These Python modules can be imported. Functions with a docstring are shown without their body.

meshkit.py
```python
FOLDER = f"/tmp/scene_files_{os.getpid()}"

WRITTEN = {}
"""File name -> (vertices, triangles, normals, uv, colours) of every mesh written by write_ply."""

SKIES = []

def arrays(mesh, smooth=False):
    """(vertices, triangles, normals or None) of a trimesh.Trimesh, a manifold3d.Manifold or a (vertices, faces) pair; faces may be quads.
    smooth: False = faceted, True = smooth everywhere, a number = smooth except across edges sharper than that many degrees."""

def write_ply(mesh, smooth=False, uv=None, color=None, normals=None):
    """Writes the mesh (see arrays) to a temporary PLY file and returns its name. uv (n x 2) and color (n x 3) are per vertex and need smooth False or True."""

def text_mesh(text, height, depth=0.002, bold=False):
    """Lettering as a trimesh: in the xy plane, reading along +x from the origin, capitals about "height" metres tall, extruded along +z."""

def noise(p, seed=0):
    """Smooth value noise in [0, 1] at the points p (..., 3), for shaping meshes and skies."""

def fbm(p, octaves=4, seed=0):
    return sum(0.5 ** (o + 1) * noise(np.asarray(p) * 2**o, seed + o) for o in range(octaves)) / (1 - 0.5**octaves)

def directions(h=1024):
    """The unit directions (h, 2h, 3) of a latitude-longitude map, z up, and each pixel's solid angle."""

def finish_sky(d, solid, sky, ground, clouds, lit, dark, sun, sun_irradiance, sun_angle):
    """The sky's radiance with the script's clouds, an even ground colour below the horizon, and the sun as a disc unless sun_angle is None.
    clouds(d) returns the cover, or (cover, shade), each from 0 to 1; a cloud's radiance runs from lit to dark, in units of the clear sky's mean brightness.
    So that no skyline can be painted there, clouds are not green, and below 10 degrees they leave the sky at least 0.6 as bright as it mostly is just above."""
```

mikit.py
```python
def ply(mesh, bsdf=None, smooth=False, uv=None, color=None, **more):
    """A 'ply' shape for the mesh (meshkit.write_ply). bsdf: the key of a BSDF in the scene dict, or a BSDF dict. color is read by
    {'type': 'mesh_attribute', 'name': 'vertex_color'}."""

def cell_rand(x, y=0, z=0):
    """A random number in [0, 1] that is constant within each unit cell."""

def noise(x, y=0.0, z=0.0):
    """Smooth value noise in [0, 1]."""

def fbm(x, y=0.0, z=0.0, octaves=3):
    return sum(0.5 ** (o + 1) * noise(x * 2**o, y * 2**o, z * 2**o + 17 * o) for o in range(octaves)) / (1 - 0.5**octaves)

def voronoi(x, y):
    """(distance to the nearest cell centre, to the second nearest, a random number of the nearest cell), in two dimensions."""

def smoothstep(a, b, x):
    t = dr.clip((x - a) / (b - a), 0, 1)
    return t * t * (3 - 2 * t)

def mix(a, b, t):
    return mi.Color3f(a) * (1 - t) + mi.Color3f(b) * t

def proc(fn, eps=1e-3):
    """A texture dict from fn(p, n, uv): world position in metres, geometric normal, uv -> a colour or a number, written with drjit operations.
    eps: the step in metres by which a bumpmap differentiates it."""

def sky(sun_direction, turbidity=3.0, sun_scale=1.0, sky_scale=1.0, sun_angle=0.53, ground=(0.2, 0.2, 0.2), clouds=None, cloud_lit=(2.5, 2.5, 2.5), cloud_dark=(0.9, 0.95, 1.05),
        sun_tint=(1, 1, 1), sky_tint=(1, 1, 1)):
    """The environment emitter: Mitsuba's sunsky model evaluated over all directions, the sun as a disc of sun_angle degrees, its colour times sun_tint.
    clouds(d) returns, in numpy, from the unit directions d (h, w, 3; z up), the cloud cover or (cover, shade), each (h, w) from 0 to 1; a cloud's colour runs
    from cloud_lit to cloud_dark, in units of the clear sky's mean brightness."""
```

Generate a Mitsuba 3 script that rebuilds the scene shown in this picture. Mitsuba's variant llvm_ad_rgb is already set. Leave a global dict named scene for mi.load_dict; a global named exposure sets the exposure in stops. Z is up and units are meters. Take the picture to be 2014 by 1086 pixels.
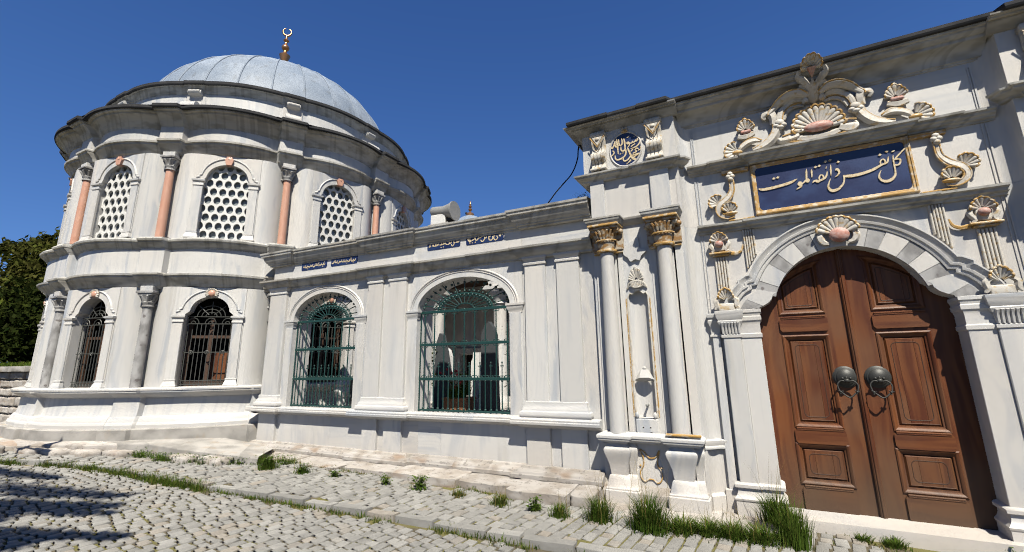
import math, random
import numpy as np, trimesh, manifold3d as m3, drjit as dr, mitsuba as mi, mikit, meshkit
from shapely.geometry import Polygon, Point, LineString, box as sbox
from shapely.ops import unary_union
import shapely.affinity as aff

# ---------------------------------------------------------------- camera, sky, exposure
T = mi.ScalarTransform4f
YAW, PITCH, ROLL = 26.33, 12.95, -0.84          # degrees: left of the facade's normal, upwards, roll
def _camera():
    y, p, r = math.radians(YAW), math.radians(PITCH), math.radians(ROLL)
    fwd = np.array([-math.sin(y) * math.cos(p), math.cos(y) * math.cos(p), math.sin(p)])
    right = np.array([math.cos(y), math.sin(y), 0.0])
    up = np.cross(right, fwd)
    up2 = up * math.cos(r) + right * -math.sin(r)
    return T().look_at(origin=[0, 0, 0], target=fwd.tolist(), up=up2.tolist())
scene = {
    'camera': {'type': 'perspective', 'fov': 2 * math.degrees(math.atan(1007 / 899.36)), 'fov_axis': 'x',
               'principal_point_offset_y': 0.0304, 'near_clip': 0.05, 'far_clip': 2000.0, 'to_world': _camera()},
    'sky_light': mikit.sky([0.319, -0.510, 0.799], turbidity=2.6, sun_scale=1.95, sky_scale=0.57, sun_tint=(0.88, 1.0, 1.155), sky_tint=(0.58, 0.83, 1.24), ground=(0.18, 0.17, 0.15)),
}
exposure = 2.18
labels = {}
rng = np.random.default_rng(7)

# ---------------------------------------------------------------- materials
N, FBM, SS, MIX = mikit.noise, mikit.fbm, mikit.smoothstep, mikit.mix
C3 = mi.Color3f
def _marble_base(p, uv, white, grey, warm):
    s = uv.x * 61.0
    ho = uv.y > 0.5
    hx = p.x + p.y * 0.7
    # veins run along the long side of a slab: upright on shafts, level on courses
    a = dr.select(ho, hx * 1.1, hx * 11.0) + s
    b = dr.select(ho, p.z * 13.0, p.z * 0.9) + s * 0.37
    wob = N(p.x * 2.3 + s, p.y * 2.3, p.z * 2.3) * 1.6
    v = FBM(a + wob, b + wob, s, 3)
    fine = FBM(a * 3.1 + wob * 2, b * 3.1, s + 5.0, 2)
    tone = 0.92 + 0.14 * N(s * 7.7 + 0.3)
    bold = 0.55 + 0.45 * SS(0.35, 0.8, N(s * 3.1 + 2.0))
    c = MIX(white, grey, bold * SS(0.45, 0.72, v))
    c = MIX(c, grey, 0.22 * SS(0.58, 0.82, fine))
    w = SS(0.40, 0.80, N(p.x * 0.9 + 11 + s, p.y * 0.9, p.z * 0.7))
    c = MIX(c, warm, 0.40 * w)
    return c * tone
def marble_fn(p, n, uv):
    c = _marble_base(p, uv, (0.326, 0.319, 0.308), (0.234, 0.245, 0.262), (0.315, 0.287, 0.256))
    low = SS(-0.7, -1.5, p.z + 0.25 * N(p.x * 3, p.y * 3, p.z * 3))
    c = MIX(c, (0.287, 0.241, 0.196), 0.5 * low * (0.3 + 0.7 * FBM(p.x * 2.2, p.y * 2.2, p.z * 5, 3)))
    drip = SS(0.60, 0.85, FBM((p.x + p.y) * 14.0, 1.0, p.z * 0.7, 2)) * SS(0.4, 0.7, N(p.x * 1.3, p.y * 1.3, p.z * 0.9))
    return MIX(c, (0.189, 0.175, 0.147), 0.22 * drip)
def weather_fn(p, n, uv):
    c = _marble_base(p, uv, (0.294, 0.287, 0.269), (0.21, 0.213, 0.22), (0.259, 0.227, 0.185))
    d = SS(0.42, 0.72, FBM(p.x * 5.0, p.y * 5.0, p.z * 9.0, 3))
    c = MIX(c, (0.108, 0.101, 0.084), 0.55 * d)
    s = SS(0.5, 0.8, FBM((p.x + p.y) * 18.0, 3.0, p.z * 0.8, 2))
    return MIX(c, (0.07, 0.0665, 0.056), 0.35 * s)
def grey_fn(p, n, uv):
    s = uv.x * 50
    v = FBM(p.x * 9 + s, p.y * 9, p.z * 5, 4)
    c = MIX((0.119, 0.115, 0.112), (0.217, 0.213, 0.21), SS(0.3, 0.7, v))
    return MIX(c, (0.07, 0.0595, 0.056), 0.8 * SS(0.70, 0.80, FBM(p.x * 15 + s, p.y * 15, p.z * 11, 2)))
def pink_fn(p, n, uv):
    v = FBM(p.x * 16 + uv.x * 50, p.y * 16, p.z * 7, 3)
    return MIX((0.294, 0.143, 0.0945), (0.322, 0.193, 0.143), v)
def rose_fn(p, n, uv):
    v = FBM(p.x * 30 + uv.x * 50, p.y * 30, p.z * 30, 3)
    return MIX((0.231, 0.101, 0.077), (0.287, 0.193, 0.171), SS(0.3, 0.7, v))
def gold_fn(p, n, uv):
    v = FBM(p.x * 22, p.y * 22, p.z * 22, 3)
    return MIX((0.245, 0.143, 0.0385), (0.322, 0.269, 0.196), SS(0.46, 0.68, v))
def ivory_fn(p, n, uv):
    v = FBM(p.x * 26, p.y * 26, p.z * 26, 3)
    c = MIX((0.322, 0.304, 0.273), (0.28, 0.21, 0.122), SS(0.56, 0.76, v))
    return MIX(c, (0.154, 0.13, 0.101), 0.5 * SS(0.62, 0.8, FBM(p.x * 9, p.y * 9, p.z * 6, 2)))
def shaded_gilt_stone_fn(p, n, uv):  # capitals: bronze paint, with the shade under the abacus mixed into the colour
    v = FBM(p.x * 19, p.y * 19, p.z * 24, 3)
    return MIX((0.235, 0.205, 0.16), (0.155, 0.085, 0.028), SS(0.38, 0.62, v))
def gilt_letters_fn(p, n, uv):
    v = FBM(p.x * 60, p.y * 60, p.z * 60, 2)
    return MIX((0.364, 0.301, 0.196), (0.259, 0.185, 0.0875), SS(0.5, 0.75, v))
def blue_fn(p, n, uv):
    v = FBM(p.x * 4, p.y * 4, p.z * 5, 4)
    return MIX((0.0042, 0.0084, 0.0385), (0.0098, 0.0196, 0.0616), SS(0.3, 0.7, v))
def wood_fn(p, n, uv):
    s = uv.x * 40
    ho = uv.y > 0.5
    a = dr.select(ho, p.z, p.x + p.y) * 26 + s
    b = dr.select(ho, p.x, p.z) * 1.5 + s
    w = N(p.x * 3 + s, p.y * 3, p.z * 2) * 2.0
    g = FBM(a + w, b, s, 3)
    c = MIX((0.050, 0.0130, 0.0042), (0.092, 0.0310, 0.0095), SS(0.28, 0.72, g))
    bleach = SS(0.4, 0.75, FBM(p.x * 2.2 + s, 1.0, p.z * 1.8, 3))
    c = MIX(c, (0.088, 0.043, 0.022), 0.55 * bleach)
    low = SS(-0.55, -1.45, p.z + 0.3 * N(p.x * 4, 0, p.z * 3))
    return MIX(c, (0.0546, 0.0364, 0.0231), 0.8 * low)
def lead_fn(p, n, uv):
    s = uv.x * 40
    v = FBM(p.x * 1.8 + s, p.y * 1.8, p.z * 1.8, 3)
    c = MIX((0.108, 0.133, 0.171), (0.143, 0.168, 0.206), SS(0.3, 0.7, v))
    c = MIX(c, (0.0805, 0.091, 0.105), 0.5 * SS(0.6, 0.8, FBM(p.x * 9, p.y * 9, p.z * 2, 2)))
    return c * (0.93 + 0.14 * N(s * 5.1))
def darklead_fn(p, n, uv):
    return MIX((0.014, 0.0147, 0.0168), (0.035, 0.035, 0.0364), FBM(p.x * 6, p.y * 6, p.z * 6, 3))
def cobble_fn(p, n, uv):
    s = uv.x * 91
    v = FBM(p.x * 14, p.y * 14, p.z * 14, 3)
    c = MIX((0.115, 0.112, 0.105), (0.171, 0.167, 0.158), v)
    c = c * (0.80 + 0.36 * N(s))
    return MIX(c, (0.158, 0.133, 0.105), 0.5 * SS(0.72, 0.9, N(s * 3.3 + 9)))
def soil_fn(p, n, uv):
    v = FBM(p.x * 11, p.y * 11, 0.0, 4)
    g = SS(0.46, 0.62, FBM(p.x * 3.3, p.y * 3.3, 2.0, 3))
    c = MIX((0.042, 0.0364, 0.0252), (0.0805, 0.0686, 0.0476), v)
    return MIX(c, (0.0805, 0.0756, 0.0245), 0.75 * g)
def stone_fn(p, n, uv):
    s = uv.x * 37
    v = FBM(p.x * 6 + s, p.y * 6, p.z * 8, 4)
    c = MIX((0.165, 0.145, 0.125), (0.235, 0.22, 0.205), SS(0.25, 0.70, v))
    c = MIX(c, (0.135, 0.085, 0.05), 0.6 * SS(0.60, 0.80, FBM(p.x * 2.4 + s, p.y * 2.4, p.z * 9, 3)))
    c = MIX(c, (0.10, 0.09, 0.08), 0.6 * SS(0.62, 0.75, FBM(p.x * 25, p.y * 25, p.z * 25, 2)))
    return c * (0.88 + 0.24 * N(s * 3.1))
def slab_fn(p, n, uv):
    s = uv.x * 37
    v = FBM(p.x * 4 + s, p.y * 4, p.z * 4, 4)
    c = MIX((0.143, 0.136, 0.126), (0.224, 0.213, 0.199), SS(0.25, 0.75, v))
    return MIX(c, (0.189, 0.143, 0.0945), 0.4 * SS(0.6, 0.8, FBM(p.x * 7, p.y * 7, p.z * 3, 3)))
def grass_fn(p, n, uv):
    c = MIX((0.0226, 0.0478, 0.00694), (0.0651, 0.102, 0.0174), uv.x)
    return MIX(c, (0.165, 0.122, 0.0434), uv.y)
def leaf_fn(p, n, uv):
    c = MIX((0.0084, 0.0154, 0.0042), (0.063, 0.0784, 0.014), uv.x)
    return MIX(c, (0.07, 0.056, 0.021), uv.y)
def bank_fn(p, n, uv):
    return MIX((0.028, 0.0476, 0.0084), (0.056, 0.0735, 0.0154), FBM(p.x * 2, p.y * 2, 0.0, 3))

P = mikit.proc
def two(d): return {'type': 'twosided', 'b': d}
def pr(fn, rough=0.5, spec=0.5, **k):
    d = {'type': 'principled', 'base_color': P(fn) if callable(fn) else {'type': 'rgb', 'value': list(fn)}, 'roughness': rough, 'specular': spec}
    d.update(k)
    return two(d)
MATS = {
    'm_marble': pr(marble_fn, 0.45, 0.35), 'm_weather': pr(weather_fn, 0.65, 0.25), 'm_grey': pr(grey_fn, 0.45, 0.4),
    'm_pink': pr(pink_fn, 0.42, 0.4), 'm_rose': pr(rose_fn, 0.55, 0.3), 'm_gold': pr(gold_fn, 0.42, 0.5), 'm_ivory': pr(ivory_fn, 0.55, 0.3),
    'm_shaded_gilt_stone': pr(shaded_gilt_stone_fn, 0.5, 0.4), 'm_letters': pr(gilt_letters_fn, 0.4, 0.5), 'm_blue': pr(blue_fn, 0.35, 0.5), 'm_wood': pr(wood_fn, 0.5, 0.25),
    'm_lead': pr(lead_fn, 0.6, 0.3), 'm_darklead': pr(darklead_fn, 0.9, 0.08), 'm_cobble': pr(cobble_fn, 0.75, 0.25),
    'm_soil': pr(soil_fn, 0.9, 0.1), 'm_stone': pr(stone_fn, 0.85, 0.15), 'm_slab': pr(slab_fn, 0.75, 0.2),
    'm_grass': {'type': 'principledthin', 'base_color': P(grass_fn), 'roughness': 0.6, 'diff_trans': 0.7},
    'm_leaf': {'type': 'principledthin', 'base_color': P(leaf_fn), 'roughness': 0.6, 'diff_trans': 0.6},
    'm_bank': pr(bank_fn, 0.9, 0.1),
    'm_bark': pr((0.054, 0.0432, 0.0324), 0.9, 0.1),
    'm_green_iron': pr((0.0035, 0.0235, 0.0205), 0.45, 0.5), 'm_black_iron': pr((0.0288, 0.0302, 0.0274), 0.5, 0.5),
    'm_bronze': pr((0.022, 0.022, 0.020), 0.5, 0.35, metallic=0.2), 'm_copper': pr((0.396, 0.194, 0.0864), 0.3, 0.5, metallic=0.85),
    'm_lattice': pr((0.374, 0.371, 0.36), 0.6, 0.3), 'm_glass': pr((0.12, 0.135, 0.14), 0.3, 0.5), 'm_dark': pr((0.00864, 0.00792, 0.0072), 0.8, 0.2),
    'm_brown': pr((0.036, 0.0187, 0.0115), 0.6, 0.3), 'm_cable': pr((0.0072, 0.0072, 0.0072), 0.6, 0.3), 'm_terracotta': pr((0.202, 0.0936, 0.0504), 0.8, 0.2),
    'm_red': pr((0.324, 0.0144, 0.0216), 0.6, 0.3), 'm_darkstone': pr((0.0324, 0.036, 0.0396), 0.5, 0.4), 'm_steel': pr((0.137, 0.137, 0.133), 0.55, 0.4),
}
scene.update(MATS)

# ---------------------------------------------------------------- mesh helpers
class Mesh:
    """A heap of (vertices, faces), all made in a local frame: x along the wall, y into the wall, z up."""
    def __init__(s): s.v, s.f, s.n = [], [], 0
    def add(s, v, f):
        v, f = np.asarray(v, float), np.asarray(f, int)
        if f.shape[1] == 4: f = np.vstack([f[:, :3], f[:, [0, 2, 3]]])
        s.v.append(v); s.f.append(f + s.n); s.n += len(v)
        return s
    def join(s, o, fn=None):
        v, f = o.get()
        return s.add(fn(v) if fn else v, f)
    def get(s): return np.vstack(s.v), np.vstack(s.f)
    def box(s, x0, x1, y0, y1, z0, z1, c=0.0):
        if c <= 0:
            v = [[x, y, z] for x in (x0, x1) for y in (y0, y1) for z in (z0, z1)]
            f = [[0, 1, 3, 2], [4, 6, 7, 5], [0, 4, 5, 1], [2, 3, 7, 6], [0, 2, 6, 4], [1, 5, 7, 3]]
            return s.add(v, f)
        pts = []
        for x, sx in ((x0, 1), (x1, -1)):
            for y, sy in ((y0, 1), (y1, -1)):
                for z, sz in ((z0, 1), (z1, -1)):
                    pts += [[x, y + sy * c, z + sz * c], [x + sx * c, y, z + sz * c], [x + sx * c, y + sy * c, z]]
        return s.hull(pts)
    def hull(s, pts):
        m = m3.Manifold.hull_points(np.asarray(pts, np.float32)).to_mesh()
        return s.add(m.vert_properties[:, :3], m.tri_verts)
    def prism(s, poly, y0, y1):
        """poly in (x, z), solid from y0 to y1"""
        for g in getattr(poly, 'geoms', [poly]):
            if g.is_empty or g.area < 1e-9: continue
            t = trimesh.creation.extrude_polygon(g, abs(y1 - y0), engine='earcut')
            v = np.array(t.vertices)
            s.add(np.stack([v[:, 0], min(y0, y1) + v[:, 2], v[:, 1]], 1), np.array(t.faces)[:, ::-1])
        return s
    def plan(s, poly, z0, z1):
        for g in getattr(poly, 'geoms', [poly]):
            t = trimesh.creation.extrude_polygon(g, z1 - z0, engine='earcut')
            v = np.array(t.vertices); v[:, 2] += z0
            s.add(v, t.faces)
        return s
    def tube(s, pts, r, n=8, flat=1.0, closed=False, caps=True, ridge=0.0, lobes=4):
        p = np.asarray(pts, float)
        if closed:
            t = np.roll(p, -1, 0) - np.roll(p, 1, 0)
        else:
            t = np.gradient(p, axis=0)
        t /= np.linalg.norm(t, axis=1, keepdims=True) + 1e-12
        ref = np.array([0, 1.0, 0]) if np.abs(t[:, 1]).max() < 0.9 else np.array([0.31, 0.2, 0.93])
        a = np.cross(t, ref); a /= np.linalg.norm(a, axis=1, keepdims=True) + 1e-12
        b = np.cross(t, a)
        ang = np.arange(n) * 2 * np.pi / n
        r = np.broadcast_to(r, (len(p),))[:, None, None] * (1 + ridge * np.cos(lobes * ang + .4))[None, :, None]
        v = p[:, None] + r * (np.cos(ang)[None, :, None] * a[:, None] + flat * np.sin(ang)[None, :, None] * b[:, None])
        m = len(p)
        f = []
        for i in range(m if closed else m - 1):
            for j in range(n):
                k = (i + 1) % m
                f.append([i * n + j, i * n + (j + 1) % n, k * n + (j + 1) % n, k * n + j])
        v = v.reshape(-1, 3)
        if not closed and caps:
            v = np.vstack([v, p[:1], p[-1:]])
            f += [[m * n, (j + 1) % n, j, j] for j in range(n)] + [[m * n + 1, (m - 1) * n + j, (m - 1) * n + (j + 1) % n, (m - 1) * n + (j + 1) % n] for j in range(n)]
        return s.add(v, f)
    def lathe(s, prof, cx=0, cy=0, n=20, a0=0.0, a1=2 * np.pi):
        """prof: (radius, z) from bottom to top"""
        full = abs(a1 - a0 - 2 * np.pi) < 1e-6
        ang = a0 + (a1 - a0) * np.arange(n if full else n + 1) / n
        m = len(ang)
        v = np.array([[cx + r * math.cos(a), cy + r * math.sin(a), z] for r, z in prof for a in ang])
        f = []
        for i in range(len(prof) - 1):
            for j in range(n if full else m - 1):
                k = (j + 1) % m
                f.append([i * m + j, i * m + k, (i + 1) * m + k, (i + 1) * m + j])
        return s.add(v, f)
    def ball(s, c, r, sub=2):
        t = trimesh.creation.icosphere(sub, 1.0)
        return s.add(np.array(t.vertices) * np.asarray(r) + np.asarray(c), t.faces)
    def mould(s, path, prof, closed=False, fmap=None):
        """a moulding: prof = [(out, z)...] from bottom to top swept along the plan path [(x, y)...] (left to right seen from the front, out = -y)"""
        p = np.asarray(path, float)
        prof = list(prof) + [(-0.04, prof[-1][1]), (-0.04, prof[0][1])]
        n = len(p)
        def nrm(d): return d / (np.linalg.norm(d) + 1e-12)
        dirs = [nrm(p[(i + 1) % n] - p[i]) for i in range(n if closed else n - 1)]
        m = np.zeros((n, 2))
        for i in range(n):
            d0 = dirs[(i - 1) % len(dirs)] if (closed or i > 0) else dirs[0]
            d1 = dirs[i % len(dirs)] if (closed or i < n - 1) else dirs[-1]
            n0, n1 = np.array([d0[1], -d0[0]]), np.array([d1[1], -d1[0]])
            k = 1 + n0 @ n1
            m[i] = (n0 + n1) / max(k, 0.3)
        v = np.array([[*(p[i] + m[i] * o), z] for i in range(n) for o, z in prof])
        q = len(prof)
        f = []
        for i in range(n if closed else n - 1):
            k = (i + 1) % n
            for j in range(q):
                f.append([i * q + j, k * q + j, k * q + (j + 1) % q, i * q + (j + 1) % q])
        if not closed:
            poly = Polygon(prof)
            if poly.is_valid and poly.area > 0:
                tv, tf = trimesh.creation.triangulate_polygon(poly, engine='earcut')
                from_ = {}
                base = len(v)
                idx = []
                for o, z in tv:
                    j = int(np.argmin([(o - a) ** 2 + (z - b) ** 2 for a, b in prof])); idx.append(j)
                idx = np.array(idx)
                f += [[*idx[t], idx[t[2]]] for t in tf]
                f += [[*((n - 1) * q + idx[t][::-1]), (n - 1) * q + idx[t[0]]] for t in tf]
        if fmap: v = fmap(v)
        return s.add(v, f)
    def relief(s, curve, prof, closed=False, y0=0.0):
        """a moulding lying on the wall: curve in (x, z), prof = [(sideways to the left of the way, out)...]"""
        def fm(v): return np.stack([v[:, 0], y0 - v[:, 2], v[:, 1]], 1)
        p = [(a, b) for a, b in curve]
        n0 = s.n
        q = [( -side, out) for side, out in prof]
        # reuse mould: its 'out' is to the right of the way
        pp = np.asarray(p, float)
        prof2 = q
        n = len(pp)
        dirs = [(pp[(i + 1) % n] - pp[i]) / (np.linalg.norm(pp[(i + 1) % n] - pp[i]) + 1e-12) for i in range(n if closed else n - 1)]
        v = []
        for i in range(n):
            d0 = dirs[(i - 1) % len(dirs)] if (closed or i > 0) else dirs[0]
            d1 = dirs[i % len(dirs)] if (closed or i < n - 1) else dirs[-1]
            a, b = np.array([d0[1], -d0[0]]), np.array([d1[1], -d1[0]])
            mm = (a + b) / max(1 + a @ b, 0.35)
            for o, h in prof2:
                w = pp[i] + mm * o
                v.append([w[0], y0 - h, w[1]])
        k_ = len(prof2)
        f = []
        for i in range(n if closed else n - 1):
            k = (i + 1) % n
            for j in range(k_ - 1):
                f.append([i * k_ + j, i * k_ + j + 1, k * k_ + j + 1, k * k_ + j])
        if not closed:
            for e in (0, n - 1):
                f += [[e * k_, e * k_ + j, e * k_ + j + 1, e * k_ + j + 1] for j in range(1, k_ - 1)]
        return s.add(v, f)

def gate_frame(a_deg, x0, y0):
    a = math.radians(a_deg)
    return np.array([[math.cos(a), -math.sin(a), 0, x0], [math.sin(a), math.cos(a), 0, y0], [0, 0, 1, 0], [0, 0, 0, 1.0]])
FENCE = gate_frame(0, 0, 6.0)
GATE = gate_frame(-1.86, 1.2, 6.0)
WORLD = np.eye(4)
TX, TY = 0.0, 0.0                               # the round building is drawn about its axis, then placed and sized by TOWER
TOWER = np.array([[1.085, 0, 0, -12.325], [0, 1.085, 0, 8.54], [0, 0, 1.085, 0], [0, 0, 0, 1.0]])
def bay_frame(deg):
    """local y runs towards the axis, local x to the right seen from outside; the wall face of radius r is at y = -r"""
    a = math.radians(deg); n = np.array([math.cos(a), math.sin(a)])
    return np.array([[-n[1], -n[0], 0, TX], [n[0], -n[1], 0, TY], [0, 0, 1, 0], [0, 0, 0, 1.0]])

_seed = [0]
_used = set()
def keyname(key):
    if key not in _used: _used.add(key); return key
    i = 1
    while f'{key}_{i:03d}' in _used: i += 1
    key = f'{key}_{i:03d}'; _used.add(key)
    return key
def shape_of(mesh, mat, frame=None, smooth=30, seed=None, orient=0.0, uv=None):
    v, f = mesh.get() if isinstance(mesh, Mesh) else mesh
    if seed is None:
        _seed[0] += 1; seed = (_seed[0] * 0.61803) % 1.0
    ok = (f[:, 0] != f[:, 1]) & (f[:, 1] != f[:, 2]) & (f[:, 0] != f[:, 2])
    f = f[ok]
    if frame is not None: v = v @ frame[:3, :3].T + frame[:3, 3]
    t = trimesh.Trimesh(v, f, process=False)
    if smooth and uv is None:
        t.merge_vertices()
        t = trimesh.graph.smooth_shade(t, angle=math.radians(smooth), facet_minarea=None)
    if uv is None: uv = np.tile([[seed, orient]], (len(t.vertices), 1))
    return mikit.ply(t, mat, smooth=bool(smooth), uv=uv)
def put(key, mesh, mat, frame=None, smooth=30, seed=None, orient=0.0, to_world=None, uv=None, raw=False, **lab):
    if key.startswith('domed_mausoleum__') and not raw: to_world = TOWER if to_world is None else TOWER @ to_world
    key = keyname(key)
    d = shape_of(mesh, mat, frame, smooth, seed, orient, uv)
    if to_world is not None: d['to_world'] = T(to_world)
    scene[key] = d
    if lab: labels[key] = lab
    return key
def again(key, src, frame):
    key = keyname(key)
    scene[key] = {**scene[src], 'to_world': T(TOWER @ frame if key.startswith('domed_mausoleum__') else frame)}
    return key
def mirror_v(c):
    return lambda v: np.stack([2 * c - v[:, 0], v[:, 1], v[:, 2]], 1)
def mirrored(m, c):
    v, f = m.get(); o = Mesh(); o.add(mirror_v(c)(v), f[:, ::-1]); return o
def bez(*pts, n=16):
    """a smooth curve through the points (Catmull-Rom)"""
    p = np.asarray(pts, float)
    q = np.vstack([2 * p[0] - p[1], p, 2 * p[-1] - p[-2]])
    out = []
    for i in range(len(p) - 1):
        a, b, c, d = q[i:i + 4]
        for t in np.linspace(0, 1, n, endpoint=False):
            out.append(0.5 * (2 * b + (c - a) * t + (2 * a - 5 * b + 4 * c - d) * t * t + (3 * b - a - 3 * c + d) * t ** 3))
    out.append(p[-1])
    return np.array(out)
def arc(cx, cz, rx, rz, a0, a1, n=24):
    a = np.radians(np.linspace(a0, a1, n))
    return [(cx + rx * math.cos(t), cz + rz * math.sin(t)) for t in a]

# ================================================================ courtyard wall with two grilled windows
W = 'courtyard_wall'
labels[W] = {'label': 'long white marble courtyard wall with two arched windows behind green grilles, between domed building and gate', 'category': 'wall'}
FX0, FX1 = -8.30, -1.70
WIN = [(-6.83, 0.815), (-3.865, 0.845)]            # centre and half width of the openings
SPR, APX, SILL = 0.87, 1.355, -0.70
def opening(cx, hw, z0=SILL, spr=SPR, apx=APX, grow=0.0):
    pts = [(cx - hw - grow, z0), (cx - hw - grow, spr)] + arc(cx, spr, hw + grow, apx - spr + grow, 180, 0, 32) + [(cx + hw + grow, z0)]
    return Polygon(pts)
RES = [(-8.36, -7.80), (-5.80, -4.84), (-2.80, -1.70)]   # the stretches that stand forward
def wall_path(step=0.06, ext=0.0, left_return=True):
    p = []
    if left_return: p.append((-8.36, 0.45))
    p += [(-8.36, -step), (-7.80, -step), (-7.80, 0), (-5.80, 0), (-5.80, -step), (-4.84, -step), (-4.84, 0), (-2.80, 0), (-2.80, -step), (FX1 + ext, -step)]
    return p
# the wall's slabs: piers between the openings, spandrels, frieze, dado
openings = unary_union([opening(*w) for w in WIN])
joints_x = [-8.30, -7.80, -5.32, -2.80, -1.70]
core = sbox(FX0, SILL - 0.05, FX1, 1.52).difference(openings)
for i, (a, b) in enumerate([(-8.30, -7.80), (-7.80, -6.83), (-6.83, -5.80), (-5.80, -4.84), (-4.84, -3.865), (-3.865, -2.80), (-2.80, -1.70)]):
    m = Mesh().prism(core.intersection(sbox(a + 0.0015, -1, b - 0.0015, 3)), 0, 0.42)
    put(W + '__wall_slab', m, 'm_marble', FENCE, 20)
for a, b, c in [(-8.33, -7.80, 0), (-7.80, -6.42, 0), (-6.42, -5.80, 0), (-5.80, -4.84, .06), (-4.84, -2.80, 0), (-2.80, -1.70, 0)]:
    put(W + '__frieze_slab', Mesh().box(a + 0.0015, b - 0.0015, 0, 0.40, 1.60, 2.10), 'm_marble', FENCE, 20, orient=1.0)
# archivolts and imposts of the two windows
for cx, hw in WIN:
    c = arc(cx, SPR, hw + 0.125, APX - SPR + 0.11, 180, 0, 36)
    m = Mesh().relief(c, [(0.0, 0.0), (0.0, 0.012), (0.012, 0.016), (0.03, 0.0)])
    m.relief(arc(cx, SPR, hw + 0.095, APX - SPR + 0.08, 180, 0, 36), [(0.0, 0.0), (0.0, 0.009), (0.008, 0.011), (0.018, 0.0)])
    put(W + '__archivolt', m, 'm_marble', FENCE, 40)
    for s in (-1, 1):
        x0, x1 = sorted((cx + s * (hw - 0.006), cx + s * (hw + 0.20)))
        m = Mesh().mould([(x0, 0.2), (x0, 0), (x1, 0), (x1, 0.05)], [(0.01, 0.735), (0.012, 0.77), (0.03, 0.80), (0.032, 0.83), (0.045, 0.845), (0.045, 0.875), (0, 0.88)])
        put(W + '__impost', m, 'm_marble', FENCE, 30, orient=1.0)
        x0, x1 = sorted((cx + s * (hw - 0.003), cx + s * (hw + 0.185)))
        put(W + '__jamb', Mesh().box(x0, x1, -0.012, 0.21, SILL, 0.737, 0.004), 'm_marble', FENCE, 20)
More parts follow.
